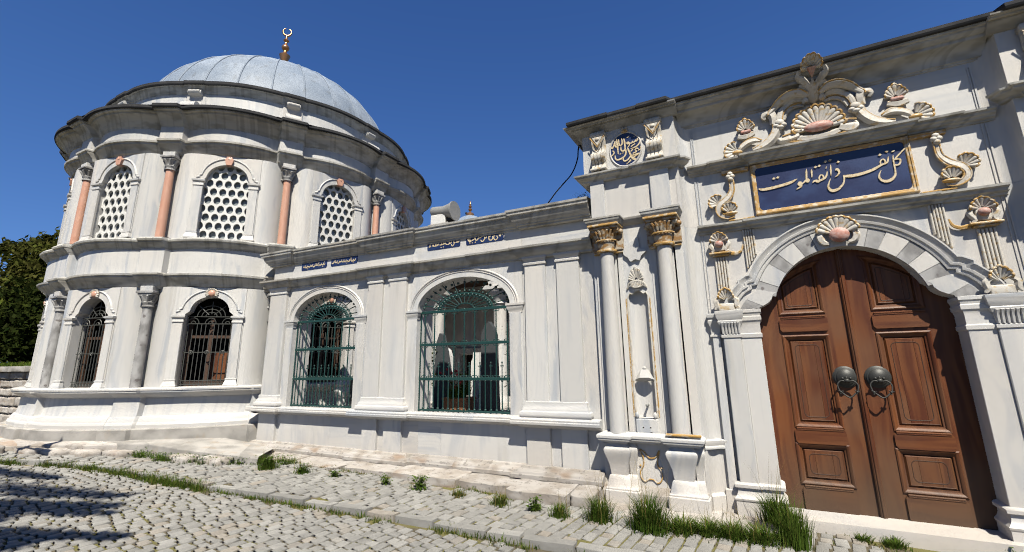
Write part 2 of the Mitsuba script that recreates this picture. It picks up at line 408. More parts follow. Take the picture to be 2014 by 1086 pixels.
# pilasters
PIL = [(-8.30, -7.84), (-5.74, -5.42), (-5.27, -4.91), (-2.74, -2.42), (-2.25, -1.92)]
for a, b in PIL:
    m = Mesh().box(a, b, -0.06, 0.02, -0.63, 1.41, 0.004)
    put(W + '__pilaster', m, 'm_marble', FENCE, 20)
    m = Mesh().mould([(a, 0.02), (a, -0.06), (b, -0.06), (b, 0.02)], [(0.0, 1.40), (0.016, 1.405), (0.018, 1.43), (0.004, 1.44), (0.004, 1.455), (0.03, 1.50), (0.03, 1.53)])
    put(W + '__pilaster_capital', m, 'm_marble', FENCE, 30, orient=1.0)
for a, b in [(-5.74, -4.91), (-2.74, -1.92)]:
    put(W + '__pier_back', Mesh().box(a + .01, b - .01, -0.018, 0.02, -0.6, 1.5), 'm_marble', FENCE, 20)
for a, b in [(-8.32, -7.82), (-5.76, -4.89), (-2.76, -1.90)]:
    m = Mesh().mould([(a, 0.05), (a, -0.06), (b, -0.06), (b, 0.05)], [(0.055, -0.70), (0.07, -0.68), (0.075, -0.655), (0.066, -0.625), (0.04, -0.61), (0.035, -0.58), (0.012, -0.545), (0.012, -0.50), (-0.005, -0.49)])
    put(W + '__pilaster_base', m, 'm_marble', FENCE, 40, orient=1.0)
# string course, cornice, sill, dado, foot moulding (each in lengths, as the blocks are cut)
def lengths(key, path, prof, mat, cuts, orient=1.0, smooth=32, frame=FENCE):
    path = np.asarray(path, float)
    line = LineString(path)
    for a, b in zip(cuts[:-1], cuts[1:]):
        seg = line.intersection(sbox(a, -5, b, 5))
        if seg.geom_type != 'LineString':
            from shapely.ops import linemerge
            seg = linemerge(seg)
        c = np.array(seg.coords)
        if c[0][0] > c[-1][0] + 1e-9: c = c[::-1]
        jit = rng.uniform(-0.004, 0.004)
        put(key, Mesh().mould(c, [(o + jit * 0.5, z + jit) for o, z in prof]), mat, frame, smooth, orient=orient)
CUT = [-8.60, -7.795, -6.70, -5.805, -4.835, -3.72, -2.805, -1.69]
lengths(W + '__string_course', wall_path(), [(0.0, 1.50), (0.02, 1.505), (0.022, 1.53), (0.05, 1.545), (0.085, 1.58), (0.105, 1.615), (0.108, 1.635), (0.135, 1.645), (0.14, 1.672), (0.0, 1.69)], 'm_weather', CUT)
lengths(W + '__cornice', wall_path(), [(0.0, 1.97), (0.018, 1.975), (0.02, 2.0), (0.045, 2.01), (0.05, 2.03), (0.075, 2.05), (0.10, 2.09), (0.115, 2.13), (0.12, 2.15), (0.145, 2.16), (0.15, 2.195), (0.165, 2.205), (0.17, 2.235), (0.03, 2.26), (-0.2, 2.27)], 'm_weather', CUT)
lengths(W + '__sill', wall_path(), [(0.0, -0.83), (0.03, -0.825), (0.06, -0.80), (0.075, -0.785), (0.105, -0.78), (0.14, -0.775), (0.145, -0.745), (0.135, -0.735), (0.138, -0.715), (0.12, -0.70), (-0.02, -0.695)], 'm_marble', [-8.60, -7.795, -6.45, -5.805, -4.835, -3.55, -2.805, -1.69])
for a, b in [(-8.30, -7.84), (-5.72, -5.42), (-5.27, -4.92), (-2.76, -2.42), (-2.26, -1.91)]:
    put(W + '__dado_pilaster', Mesh().box(a, b, -0.055, 0.05, -1.37, -0.79, 0.004), 'm_marble', FENCE, 20)
for a, b in [(-8.28, -7.80), (-7.80, -6.5), (-6.5, -5.55), (-5.55, -5.1), (-5.1, -4.62), (-4.62, -4.2), (-4.2, -2.80), (-2.80, -1.70)]:
    put(W + '__dado_slab', Mesh().box(a + .001, b - .001, 0, 0.4, -1.40, -0.78), 'm_marble', FENCE, 20, orient=float(rng.random() < 0.55))
lengths(W + '__foot_moulding', wall_path(), [(0.15, -1.44), (0.15, -1.395), (0.13, -1.385), (0.12, -1.365), (0.085, -1.345), (0.05, -1.335), (0.03, -1.31), (0.0, -1.30)], 'm_stone', [-8.60, -7.795, -7.0, -6.1, -5.805, -4.835, -3.9, -3.3, -2.805, -1.69])
# inscription panels
PANELS = [(-7.545, -6.865, 1.828, 1.995), (-6.755, -6.092, 1.830, 1.995), (-4.538, -3.89, 1.858, 2.026), (-3.779, -3.106, 1.855, 2.024)]
def strokes_mesh(strokes, y0, th):
    """pen strokes [(x, z, width), ...] as raised lettering"""
    polys = []
    for st in strokes:
        if len(st) == 1:
            x, z, w = st[0]; r = w * 0.62
            polys.append(Polygon([(x - r * 1.1, z - r * .2), (x - r * .1, z + r * .9), (x + r * 1.1, z + r * .2), (x + r * .1, z - r * .9)])); continue
        c = bez(*[(a, b) for a, b, _ in st], n=6)
        w = np.interp(np.linspace(0, 1, len(c)), np.linspace(0, 1, len(st)), [k for _, _, k in st])
        d = np.gradient(c, axis=0); d /= np.linalg.norm(d, axis=1, keepdims=True) + 1e-9
        nn = np.stack([-d[:, 1], d[:, 0]], 1) * np.maximum(w, 0.002)[:, None] / 2
        for i in range(len(c) - 1):
            q = Polygon([c[i] + nn[i], c[i + 1] + nn[i + 1], c[i + 1] - nn[i + 1], c[i] - nn[i]])
            polys.append(q.buffer(0.0006) if q.is_valid else q.buffer(0))
        polys += [Point(c[i]).buffer(max(w[i], 0.002) / 2, 5) for i in range(0, len(c), 2)]
    u = unary_union([p for p in polys if p.area > 0]).simplify(0.0006)
    m = Mesh()
    for g in getattr(u, 'geoms', [u]):
        if g.area > 2e-6: m.prism(g, y0 - th, y0)
    return m
SCRIPT_PANELS = [[[(0.93,0.458,0.06),(0.92,0.358,0.1),(0.9,0.408,0.07)],[(0.91,0.688,0.11)],[(0.88,0.594,0.06),(0.875,0.454,0.09),(0.84,0.354,0.1),(0.81,0.454,0.07)],[(0.795,0.601,0.06),(0.79,0.461,0.09),(0.755,0.361,0.1),(0.725,0.461,0.07)],[(0.71,0.424,0.06),(0.7,0.324,0.1),(0.68,0.374,0.07)],[(0.69,0.654,0.11)],[(0.66,0.632,0.06),(0.655,0.492,0.09),(0.62,0.392,0.1),(0.59,0.492,0.07)],[(0.575,0.678,0.06),(0.577,0.378,0.09)],[(0.53,0.507,0.06),(0.525,0.367,0.09),(0.49,0.267,0.1),(0.46,0.367,0.07)],[(0.445,0.62,0.06),(0.44,0.48,0.09),(0.405,0.38,0.1),(0.375,0.48,0.07)],[(0.36,0.572,0.06),(0.355,0.432,0.09),(0.32,0.332,0.1),(0.29,0.432,0.07)],[(0.275,0.457,0.06),(0.265,0.357,0.1),(0.245,0.407,0.07)],[(0.255,0.157,0.11)],[(0.225,0.532,0.06),(0.22,0.392,0.09),(0.185,0.292,0.1),(0.155,0.392,0.07)],[(0.14,0.605,0.06),(0.135,0.465,0.09),(0.1,0.365,0.1),(0.07,0.465,0.07)],[(0.85,0.17,0.1)],[(0.3,0.78,0.1)]],[[(0.93,0.546,0.06),(0.925,0.406,0.09),(0.89,0.306,0.1),(0.86,0.406,0.07)],[(0.845,0.509,0.06),(0.84,0.369,0.09),(0.805,0.269,0.1),(0.775,0.369,0.07)],[(0.76,0.677,0.06),(0.762,0.377,0.09)],[(0.715,0.527,0.06),(0.71,0.387,0.09),(0.675,0.287,0.1),(0.645,0.387,0.07)],[(0.63,0.451,0.06),(0.62,0.351,0.1),(0.6,0.401,0.07)],[(0.61,0.151,0.11)],[(0.58,0.563,0.06),(0.575,0.423,0.09),(0.54,0.323,0.1),(0.51,0.423,0.07)],[(0.495,0.564,0.06),(0.49,0.424,0.09),(0.455,0.324,0.1),(0.425,0.424,0.07)],[(0.41,0.625,0.06),(0.405,0.485,0.09),(0.37,0.385,0.1),(0.34,0.485,0.07)],[(0.325,0.503,0.06),(0.32,0.363,0.09),(0.285,0.263,0.1),(0.255,0.363,0.07)],[(0.24,0.604,0.06),(0.235,0.464,0.09),(0.2,0.364,0.1),(0.17,0.464,0.07)],[(0.155,0.71,0.06),(0.157,0.41,0.09)],[(0.11,0.561,0.06),(0.105,0.421,0.09),(0.07,0.321,0.1),(0.04,0.421,0.07)],[(0.85,0.17,0.1)],[(0.3,0.78,0.1)]],[[(0.97,0.59,0.085),(0.946,0.446,0.085),(0.874,0.439,0.085)],[(0.904,0.716,0.085),(0.91,0.423,0.085)],[(0.808,0.545,0.085),(0.828,0.381,0.085),(0.79,0.164,0.085),(0.754,0.179,0.085),(0.739,0.322,0.085)],[(0.796,0.687,0.111)],[(0.742,0.652,0.085),(0.73,0.462,0.085),(0.682,0.425,0.085)],[(0.682,0.601,0.085),(0.67,0.391,0.085),(0.61,0.358,0.085),(0.568,0.455,0.085),(0.562,0.576,0.085)],[(0.538,0.824,0.085),(0.55,0.503,0.085),(0.502,0.484,0.085)],[(0.502,0.722,0.085),(0.496,0.447,0.085),(0.442,0.432,0.085)],[(0.448,0.707,0.085),(0.442,0.432,0.085),(0.394,0.433,0.085)],[(0.352,0.692,0.085),(0.346,0.474,0.085),(0.31,0.41,0.085)],[(0.298,0.696,0.085),(0.304,0.413,0.085),(0.25,0.397,0.085)],[(0.25,0.638,0.085),(0.262,0.392,0.085),(0.19,0.384,0.085)],[(0.178,0.591,0.085),(0.196,0.462,0.085),(0.154,0.44,0.085)],[(0.046,0.795,0.085),(0.154,0.824,0.085),(0.262,0.834,0.085)],[(0.106,0.644,0.085),(0.082,0.554,0.085),(0.094,0.386,0.085),(0.058,0.382,0.085)],[(0.43,0.159,0.111)],[(0.502,0.175,0.111)],[(0.646,0.656,0.111)],[(0.61,0.673,0.111)]],[[(0.963,0.777,0.085),(0.971,0.544,0.085)],[(0.92,0.649,0.085),(0.926,0.417,0.085)],[(0.888,0.706,0.085),(0.898,0.47,0.085),(0.922,0.419,0.085)],[(0.824,0.473,0.085),(0.85,0.343,0.085),(0.824,0.163,0.085),(0.775,0.149,0.085),(0.749,0.319,0.085),(0.759,0.549,0.085),(0.781,0.556,0.085)],[(0.717,0.494,0.085),(0.722,0.294,0.085),(0.674,0.162,0.085),(0.631,0.224,0.085),(0.618,0.391,0.085),(0.615,0.593,0.085)],[(0.652,0.731,0.085),(0.652,0.531,0.085),(0.61,0.496,0.085)],[(0.545,0.696,0.085),(0.551,0.47,0.085),(0.503,0.458,0.085)],[(0.503,0.621,0.085),(0.505,0.375,0.085),(0.471,0.189,0.085),(0.428,0.172,0.085),(0.41,0.306,0.085)],[(0.492,0.668,0.085),(0.439,0.66,0.085),(0.412,0.574,0.085),(0.374,0.534,0.085)],[(0.342,0.659,0.085),(0.321,0.399,0.085),(0.267,0.389,0.085),(0.262,0.583,0.085)],[(0.235,0.813,0.085),(0.246,0.572,0.085),(0.203,0.449,0.085),(0.171,0.404,0.085)],[(0.128,0.691,0.085),(0.075,0.639,0.085),(0.053,0.521,0.085),(0.139,0.423,0.085)],[(0.08,0.832,0.085),(0.086,0.632,0.085)],[(0.139,0.337,0.085),(0.096,0.319,0.085),(0.064,0.47,0.085)],[(0.107,0.182,0.111)],[(0.176,0.176,0.111)],[(0.257,0.182,0.111)],[(0.439,0.908,0.111)],[(0.578,0.878,0.111)],[(0.749,0.849,0.111)],[(0.674,0.856,0.111)]]]
for i, (x0, x1, z0, z1) in enumerate(PANELS):
    pl = sbox(x0 + .03, z0 + .03, x1 - .03, z1 - .03).buffer(0.03)
    k = put(W + '__inscription_panel', Mesh().prism(pl, -0.006, 0.01), 'm_blue', FENCE, 20,
            label=['first dark blue inscription panel from the left, nearest the domed building', 'second dark blue inscription panel from the left, above the left window', 'third dark blue inscription panel from the left, above the right window', 'fourth dark blue inscription panel, nearest the gate'][i])
    w, h = x1 - x0, z1 - z0
    st = [[(x0 + a * w, z0 + b * h, c * h) for a, b, c in s] for s in SCRIPT_PANELS[i]]
    put(k + '__lettering', strokes_mesh(st, -0.006, 0.004), 'm_letters', FENCE, False)

# green window grilles
def c_scroll(cx, cz, r, sx, sz, y, turn=1.35):
    t = np.linspace(0, turn * np.pi, 14)
    rr = r * (1 - 0.45 * t / t[-1])
    return [(cx + sx * (r - rr * np.cos(t)), y, cz + sz * rr * np.sin(t)) for t, rr in zip(t, rr)]
for wi, (cx, hw) in enumerate(WIN):
    g = keyname(W + '__window_grille')
    labels[g] = {'label': ['green wrought iron grille of the left window, nearer the domed building', 'green wrought iron grille of the right window, nearer the gate'][wi]}
    y = 0.10
    def bar(name, *a, **k): put(g + '__' + name, Mesh().tube(*a, **k), 'm_green_iron', FENCE, 40)
    def rail(z, h=0.02): put(g + '__rail', Mesh().box(cx - hw, cx + hw, y - .014, y + .014, z - h, z + h, 0.004), 'm_green_iron', FENCE, 20)
    rail(0.845, .022); rail(0.325, .022); rail(-0.205, .022); rail(-0.675, .015)
    n = 9
    xs = [cx - hw + 2 * hw * (i + 0.5) / n for i in range(n)]
    xs2 = sorted(xs + [cx - hw + 2 * hw * i / n for i in range(1, n)])
    for x in xs: bar('bar', [(x, y, -0.2), (x, y, 0.84)], 0.0105, 6)
    for x in xs2: bar('lower_bar', [(x, y, -0.68), (x, y, -0.2)], 0.0095, 6)
    for s in (-1, 1): bar('side_bar', [(cx + s * (hw - .012), y, -0.69), (cx + s * (hw - .012), y, 0.86)], 0.012, 6)
    sc = Mesh()
    for x in xs:
        for s in (-1, 1):
            for z, d in ((0.345, 1), (0.305, -1), (-0.18, 1), (0.82, -1)):
                sc.tube(c_scroll(x, z, 0.030, s, d, y), 0.006, 5)
        for z in (0.86,): sc.ball((x, y, z), 0.018, 1)
    for x in xs2:
        sc.ball((x, y, -0.645), (0.022, 0.016, 0.016), 1); sc.ball((x, y, -0.235), (0.018, 0.014, 0.014), 1)
        # small crosslets that stand on the lower rail between the bars
    for x in [cx - hw + 2 * hw * i / n for i in range(1, n)]:
        sc.tube([(x, y, -0.2), (x, y, 0.02)], 0.007, 5)
        sc.tube([(x - .028, y, -0.02), (x + .028, y, -0.02)], 0.008, 5); sc.ball((x, y, 0.03), 0.014, 1)
        for s in (-1, 1): sc.tube(c_scroll(x, -0.18, 0.022, s, 1, y), 0.0055, 5)
    put(g + '__scrollwork', sc, 'm_green_iron', FENCE, 40, kind='stuff')
    # the fan above the upper rail
    bar('fan_arc', [(a, y, b) for a, b in arc(cx, 0.86, 0.50, 0.25, 180, 0, 28)], 0.016, 6)
    bar('fan_arc', [(a, y, b) for a, b in arc(cx, 0.86, 0.44, 0.205, 180, 0, 28)], 0.008, 6)
    bar('fan_arc', [(a, y, b) for a, b in arc(cx, 0.86, 0.17, 0.09, 180, 0, 16)], 0.010, 6)
    for a in np.linspace(168, 12, 11):
        c_, s_ = math.cos(math.radians(a)), math.sin(math.radians(a))
        bar('fan_ray', [(cx + .17 * c_, y, .86 + .09 * s_), (cx + (hw - .01) * c_, y, .86 + (APX - .875) * s_)], 0.0085, 5)
    sc = Mesh()
    for a in np.linspace(172, 8, 19):
        c_, s_ = math.cos(math.radians(a)), math.sin(math.radians(a))
        sc.ball((cx + .47 * c_, y, .86 + .228 * s_), 0.022, 1); sc.ball((cx + .56 * c_, y, .86 + .29 * s_), 0.020, 1)
        sc.ball((cx + (hw - .06) * c_, y, .86 + (APX - .93) * s_), 0.022, 1)
    put(g + '__fan_knob', sc, 'm_green_iron', FENCE, 40, kind='stuff')
# rough footing stones under the wall
def rough_block(x0, x1, y0, y1, z0, z1, seed, amp=0.02, top_slope=0.0):
    t = trimesh.creation.box((1, 1, 1)).subdivide().subdivide().subdivide() if amp > .015 else trimesh.creation.box((1, 1, 1)).subdivide().subdivide()
    v = np.array(t.vertices) + .5
    v = np.array([x0, y0, z0]) + v * [x1 - x0, y1 - y0, z1 - z0]
    fr = np.clip((v[:, 1] - y0) / (y1 - y0), 0, 1); top = np.clip((v[:, 2] - z0) / (z1 - z0), 0, 1)
    v[:, 2] -= top * (1 - fr) * top_slope
    nn = np.stack([meshkit.fbm(v * 6.0 + seed * 7 + k * 31, 4) for k in range(3)], 1) - 0.5
    # round the edges a little
    c = np.array([(x0 + x1) / 2, (y0 + y1) / 2, (z0 + z1) / 2]); h = np.array([x1 - x0, y1 - y0, z1 - z0]) / 2
    q = np.abs((v - c) / h); e = (np.sort(q, 1)[:, 1] > 0.99)
    v[e] += (c - v[e]) / np.linalg.norm(c - v[e], axis=1, keepdims=True) * amp * 0.8
    return Mesh().add(v + nn * amp * 1.6, t.faces)
x = -7.75
i = 0
while x < -1.75:
    w = rng.uniform(0.55, 1.15); x1 = min(x + w, -1.72)
    out = 0.62 if x < -6.8 else rng.uniform(0.50, 0.68)
    put(W + '__footing_stone', rough_block(x, x1 - .004, -out - rng.uniform(-.05, .05), 0.3, -1.62, -1.405 - rng.uniform(0, .025), i, 0.030, 0.05), 'm_stone', FENCE, 40)
    x = x1; i += 1

# ================================================================ the domed round building
B = 'domed_mausoleum'
labels[B] = {'label': 'round two storey white marble building with grey lead dome and pierced upper windows', 'category': 'mausoleum'}
PH = -91.3
COLA = [PH + 30 * k for k in range(12)]
BAYA = [PH + 15 + 30 * k for k in range(12)]
VIS = {0, 1, 2, 3, 11}
# rings -----------------------------------------------------------------
def ring(r_e, r_m, r_c, prof, blk=3.0, gap=4.0, a0=0, nb=12, start=PH, inner=None):
    """a course round the building: bays swell from r_e to r_m, blocks of radius r_c over the columns; prof = (out, z) upwards"""
    th, rr = [], []
    for k in range(nb):
        c = start + 30 * k
        for a, r in ((-blk, r_c), (blk, r_c)): th.append(c + a); rr.append(r)
        for a in np.linspace(gap, 30 - gap, 13):
            q = (a - 15) / (15 - gap); th.append(c + a); rr.append(r_e + (r_m - r_e) * (1 - q * q))
    th, rr = np.radians(th), np.array(rr)
    inner = inner if inner is not None else 0.35
    pf = list(prof) + [(-inner, prof[-1][1]), (-inner, prof[0][1])]
    n, q = len(th), len(pf)
    full = nb == 12
    v = np.array([[TX + (rr[i] + o) * math.cos(th[i]), TY + (rr[i] + o) * math.sin(th[i]), z] for i in range(n) for o, z in pf])
    f = [[i * q + j, ((i + 1) % n) * q + j, ((i + 1) % n) * q + (j + 1) % q, i * q + (j + 1) % q] for i in range(n if full else n - 1) for j in range(q)]
    return Mesh().add(v, f)
def course(name, r_e, r_m, r_c, prof, mat, orient=1.0, blk=3.0, gap=4.0, smooth=25, split=True, inner=None, **lab):
    """one block per bay (with the block over its left column)"""
    if not split:
        put(B + '__' + name, ring(r_e, r_m, r_c, prof, blk, gap, inner=inner), mat, None, smooth, orient=orient, **lab); return
    th = []
    pf = list(prof) + [(-(inner or .35), prof[-1][1]), (-(inner or .35), prof[0][1])]
    q = len(pf)
    for k in range(12):
        segs = [([-blk, blk], [r_c, r_c]),]
        A = np.linspace(gap, 30 - gap, 15)
        R = r_e + (r_m - r_e) * (1 - ((A - 15) / (15 - gap)) ** 2)
        ths = np.radians(PH + 30 * k + np.concatenate([[-blk - (gap - blk) * .5, -blk, blk, (gap + blk) * .5], A, [30 - gap + (gap - blk) * .5]]))
        rs = np.concatenate([[min(r_c, r_e), r_c, r_c, min(r_c, r_e)], R, [min(r_c, r_e)]])
        j = rng.uniform(-.004, .004)
        n = len(ths)
        v = np.array([[TX + (rs[i] + o + j) * math.cos(ths[i]), TY + (rs[i] + o + j) * math.sin(ths[i]), z + (j * .6 if 0 < m_ < q - 2 else 0)] for i in range(n) for m_, (o, z) in enumerate(pf)])
        f = [[i * q + m_, (i + 1) * q + m_, (i + 1) * q + (m_ + 1) % q, i * q + (m_ + 1) % q] for i in range(n - 1) for m_ in range(q)]
        put(B + '__' + name, Mesh().add(v, f), mat, None, smooth, orient=orient, **lab)
course('grey_step', 4.24, 4.30, 4.30, [(0, -1.45), (0, -0.955), (-0.02, -0.945), (-.3, -0.94)], 'm_slab', inner=.6)
course('base_moulding', 4.10, 4.15, 4.14, [(0.05, -0.95), (0.05, -0.89), (0.035, -0.86), (0.02, -0.85), (0.005, -0.80), (-0.02, -0.765), (-0.03, -0.76)], 'm_marble')
course('plinth_slab', 4.03, 4.10, 4.12, [(0.005, -0.77), (-0.015, -0.70), (-0.03, -0.60), (-0.03, -0.44)], 'm_marble', orient=0.0)
course('sill', 4.04, 4.10, 4.09, [(-0.03, -0.46), (0.0, -0.455), (0.03, -0.43), (0.07, -0.405), (0.105, -0.385), (0.12, -0.37), (0.122, -0.345), (0.135, -0.34), (0.137, -0.315), (0.11, -0.30), (-.3, -0.295)], 'm_marble', smooth=30)
course('lower_cornice', 3.94, 4.06, 4.05, [(-0.10, 1.42), (-0.08, 1.425), (-0.07, 1.455), (-0.04, 1.47), (-0.02, 1.52), (0.03, 1.565), (0.07, 1.60), (0.095, 1.62), (0.10, 1.645), (0.125, 1.652), (0.13, 1.682), (0.02, 1.705)], 'm_weather', smooth=30)
course('parapet_slab', 3.96, 4.10, 4.07, [(0, 1.68), (0, 2.15)], 'm_marble', orient=0.0)
course('middle_cornice', 3.95, 4.10, 4.06, [(0.0, 2.15), (0.015, 2.155), (0.02, 2.175), (0.04, 2.185), (0.07, 2.22), (0.10, 2.245), (0.105, 2.265), (0.135, 2.275), (0.145, 2.305), (0.12, 2.335), (-.02, 2.362), (-.3, 2.367)], 'm_weather', smooth=30)
course('upper_cornice', 3.92, 4.05, 4.02, [(-0.08, 4.03), (-0.06, 4.035), (-0.05, 4.06), (-0.02, 4.08), (0.0, 4.13), (0.05, 4.19), (0.09, 4.22), (0.095, 4.25), (0.125, 4.26), (0.13, 4.295), (0.03, 4.32)], 'm_weather', smooth=30)
course('frieze_slab', 3.97, 4.12, 4.08, [(0, 4.29), (0, 4.62)], 'm_marble', orient=0.0)
course('eaves_cove', 3.98, 4.13, 4.08, [(-0.01, 4.55), (0.005, 4.555), (0.01, 4.58), (0.03, 4.60), (0.05, 4.635), (0.09, 4.70), (0.15, 4.75), (0.19, 4.77), (0.20, 4.80), (0.25, 4.805), (0.26, 4.835)], 'm_weather', smooth=30)
course('eaves_lead_edge', 4.02, 4.12, 4.09, [(0.20, 4.832), (0.282, 4.828), (0.297, 4.85), (0.292, 4.905), (0.15, 4.935)], 'm_darklead', smooth=20)
put(B + '__lower_roof', Mesh().lathe([(4.33, 4.90), (4.1, 4.96), (3.5, 5.10)], TX, TY, 96), 'm_lead', None, 40, label='lead covered lower roof ring behind the main eaves')
course('drum_slab', 3.54, 3.58, 3.56, [(0, 4.95), (0, 5.60)], 'm_marble', orient=0.0, split=True)
course('drum_cornice', 3.54, 3.58, 3.56, [(0.0, 5.60), (0.01, 5.605), (0.012, 5.63), (0.03, 5.64), (0.035, 5.66), (0.06, 5.69), (0.09, 5.72), (0.10, 5.745), (0.125, 5.748), (0.13, 5.755)], 'm_weather', smooth=30)
course('drum_lead_edge', 3.54, 3.58, 3.56, [(0.10, 5.752), (0.155, 5.748), (0.167, 5.77), (0.162, 5.83), (-.02, 5.865)], 'm_darklead', smooth=20)
put(B + '__dome_gutter', Mesh().lathe([(3.66, 5.82), (3.3, 5.90), (3.05, 5.9)], TX, TY, 96), 'm_lead', None, 40)
# dome of lead sheets with rolled seams
DR, DH, DZ = 3.14, 2.56, 5.76
dxo = -0.08
NG = 28
for k in range(NG):
    a0, a1 = 2 * math.pi * k / NG, 2 * math.pi * (k + 1) / NG
    e0 = [0.0, 0.47 + 0.025 * math.sin(k * 2.3), 1.02 + 0.02 * math.cos(k * 1.7), 1.55]
    for r in range(3):
        lo, hi = e0[r], e0[r + 1]
        E_ = np.linspace(lo, hi, 8); A = np.linspace(a0, a1, 7)
        lift = 0.004 * (2 - r)
        v = []
        for e in E_:
            for a in A:
                bul = 0.012 * math.sin((a - a0) / (a1 - a0) * math.pi)
                rr = DR + lift + bul + 0.006 * (meshkit.noise(np.array([a * 3, e * 3, r * 3.0])) - .5)
                v.append([TX + dxo + rr * math.cos(e) * math.cos(a), TY + rr * math.cos(e) * math.sin(a), DZ + (DH + lift + bul) * math.sin(e)])
        f = [[i * 7 + j, i * 7 + j + 1, (i + 1) * 7 + j + 1, (i + 1) * 7 + j] for i in range(7) for j in range(6)]
        # the lower lip of each sheet laps over the one beneath
        if r > 0:
            n0 = len(v); v += [[TX + dxo + (x - TX - dxo) * 0.994, TY + (y - TY) * 0.994, z - 0.004] for x, y, z in v[:7]]
            f += [[n0 + j, n0 + j + 1, j + 1, j] for j in range(6)]
        put(B + '__dome_sheet', Mesh().add(v, f), 'm_lead', None, 60)
    E_ = np.linspace(0.0, 1.5, 26)
    put(B + '__dome_seam', Mesh().tube([(TX + dxo + (DR + .014) * math.cos(e) * math.cos(a0), TY + (DR + .014) * math.cos(e) * math.sin(a0), DZ + (DH + .014) * math.sin(e)) for e in E_], 0.016, 6), 'm_lead', None, 60)
# finial
fx = TX - 0.16
z0 = DZ + DH - 0.03
prof = [(0.0, 0), (.15, 0.0), (.16, .05), (.10, .10), (.085, .28), (.13, .33), (.06, .38), (.055, .44), (.11, .48), (.05, .53), (.05, .62), (.085, .66), (.18, .90), (.20, .95), (.12, 1.0), (.07, 1.04), (.06, 1.10), (.13, 1.17), (.145, 1.22), (.12, 1.27), (.05, 1.33), (.045, 1.40), (.11, 1.46), (.045, 1.52), (.03, 1.66)]
fin = put(B + '__finial', Mesh().lathe([(r * .78, z0 + z * 1.02) for r, z in prof], fx, TY, 20), 'm_copper', None, 40, label='gilded copper roof finial topped by a crescent')
cr = arc(0, 0, .115, .125, 292, -112 + 0, 30)
rad = [0.012 + 0.020 * math.sin(math.pi * i / 29) for i in range(30)]
ca = math.radians(YAW + 20)
put(fin + '__crescent', Mesh().tube([(fx + a * math.cos(ca), TY + a * math.sin(ca), z0 + 1.80 + b) for a, b in arc(0, 0, .115, .13, 112, 428, 30)], rad, 8), 'm_copper', None, 60)
# scroll brackets on the drum, over the columns
def bracket_mesh():
    m = Mesh()
    prof = bez((3.40, 5.62), (3.52, 5.64), (3.585, 5.60), (3.55, 5.54), (3.47, 5.52), (3.46, 5.40), (3.50, 5.30), (3.64, 5.28), (3.72, 5.20), (3.68, 5.10), (3.56, 5.06), (3.40, 5.05), n=6)
    poly = Polygon([(-r, z) for r, z in prof]).buffer(0)
    for g in getattr(poly, 'geoms', [poly]):
        t = trimesh.creation.extrude_polygon(g, 0.20, engine='earcut'); v = np.array(t.vertices)
        m.add(np.stack([v[:, 2] - .10, v[:, 0], v[:, 1]], 1), t.faces)
    m.tube([(-.13, -3.60, 5.19), (.13, -3.60, 5.19)], .115, 16)
    m.tube([(-.12, -3.50, 5.585), (.12, -3.50, 5.585)], .06, 12)
    m.box(-.17, .17, -3.46, -3.38, 5.0, 5.62)
    v, f = m.get(); o = Mesh(); o.add(v * [1.12, 1, 1] + [0, -.10, .03], f); return o
first = None
for k in range(12):
    fr = bay_frame(COLA[k])
    if first is None: first = put(B + '__scroll_bracket', bracket_mesh(), 'm_marble', None, 35, orient=0.0, to_world=fr)
    else: again(B + '__scroll_bracket', first, fr)
# bays ------------------------------------------------------------------
def tower_open(hw, z0, spr, apx, cusp=0.0):
    if cusp:
        rx = hw - cusp
        pts = [(-hw, z0), (-hw, spr), (-hw + .01, spr + .035), (-hw + cusp * .55, spr + .06), (-rx - .005, spr + .085), (-rx, spr + .11)]
        a = arc(0, spr + .08, rx, apx - spr - .08, 176, 4, 24)
        return Polygon(pts + a + [(-x, z) for x, z in pts[::-1]])
    return Polygon([(-hw, z0), (-hw, spr)] + arc(0, spr, hw, apx - spr, 180, 0, 24) + [(hw, z0)])
LOW = tower_open(.385, -0.30, 0.93, 1.285, cusp=.075)
UPP = tower_open(.405, 2.38, 3.50, 3.875, cusp=.05)
RF = 3.99
def lattice_mesh():
    pane = UPP.buffer(0.02)
    holes = []
    for r in range(-1, 11):
        for c in range(-4, 5):
            holes.append(aff.scale(Point(c * .156 + (.078 if r % 2 else 0), 2.47 + r * .172).buffer(1, 8), .060, .076))
    return Mesh().prism(pane.difference(unary_union(holes)), -RF + .09, -RF + .125)
def strip_plan(s):
    pts = [(.555, -3.975), (.60, -3.985), (.70, -3.965), (.80, -3.90), (.88, -3.81), (.925, -3.74), (.94, -3.72), (.985, -3.672), (.93, -3.45), (.555, -3.6)]
    return Polygon([(s * x, y) for x, y in pts])
src = {}
def place(name, k, build, mat, smooth=30, **kw):
    fr = bay_frame(BAYA[k])
    lab = {a: kw.pop(a) for a in list(kw) if a in ('label', 'kind')}
    if name in src:
        key = again(B + '__' + name if '__' not in name else name, src[name], fr)
    else:
        key = put(B + '__' + name, build() if callable(build) else build, mat, None, smooth, to_world=fr, **kw)
        src[name] = key
    return key
def panel(op, z0, z1):
    return Mesh().prism(sbox(-.56, z0, .56, z1).difference(op), -RF, -RF + .22)
def fresh(name, k, m, mat, smooth=30, **kw):
    """same shape in every bay but with its own veining where it is seen"""
    put(B + '__' + name, m, mat, None, smooth, to_world=bay_frame(BAYA[k]), **kw)
M_low, M_upp = panel(LOW, -.31, 1.45), panel(UPP, 2.34, 4.05)
M_strip = {(s, l): Mesh().plan(strip_plan(s), *z) for s in (-1, 1) for l, z in ((0, (-.31, 1.45)), (1, (2.34, 4.05)))}
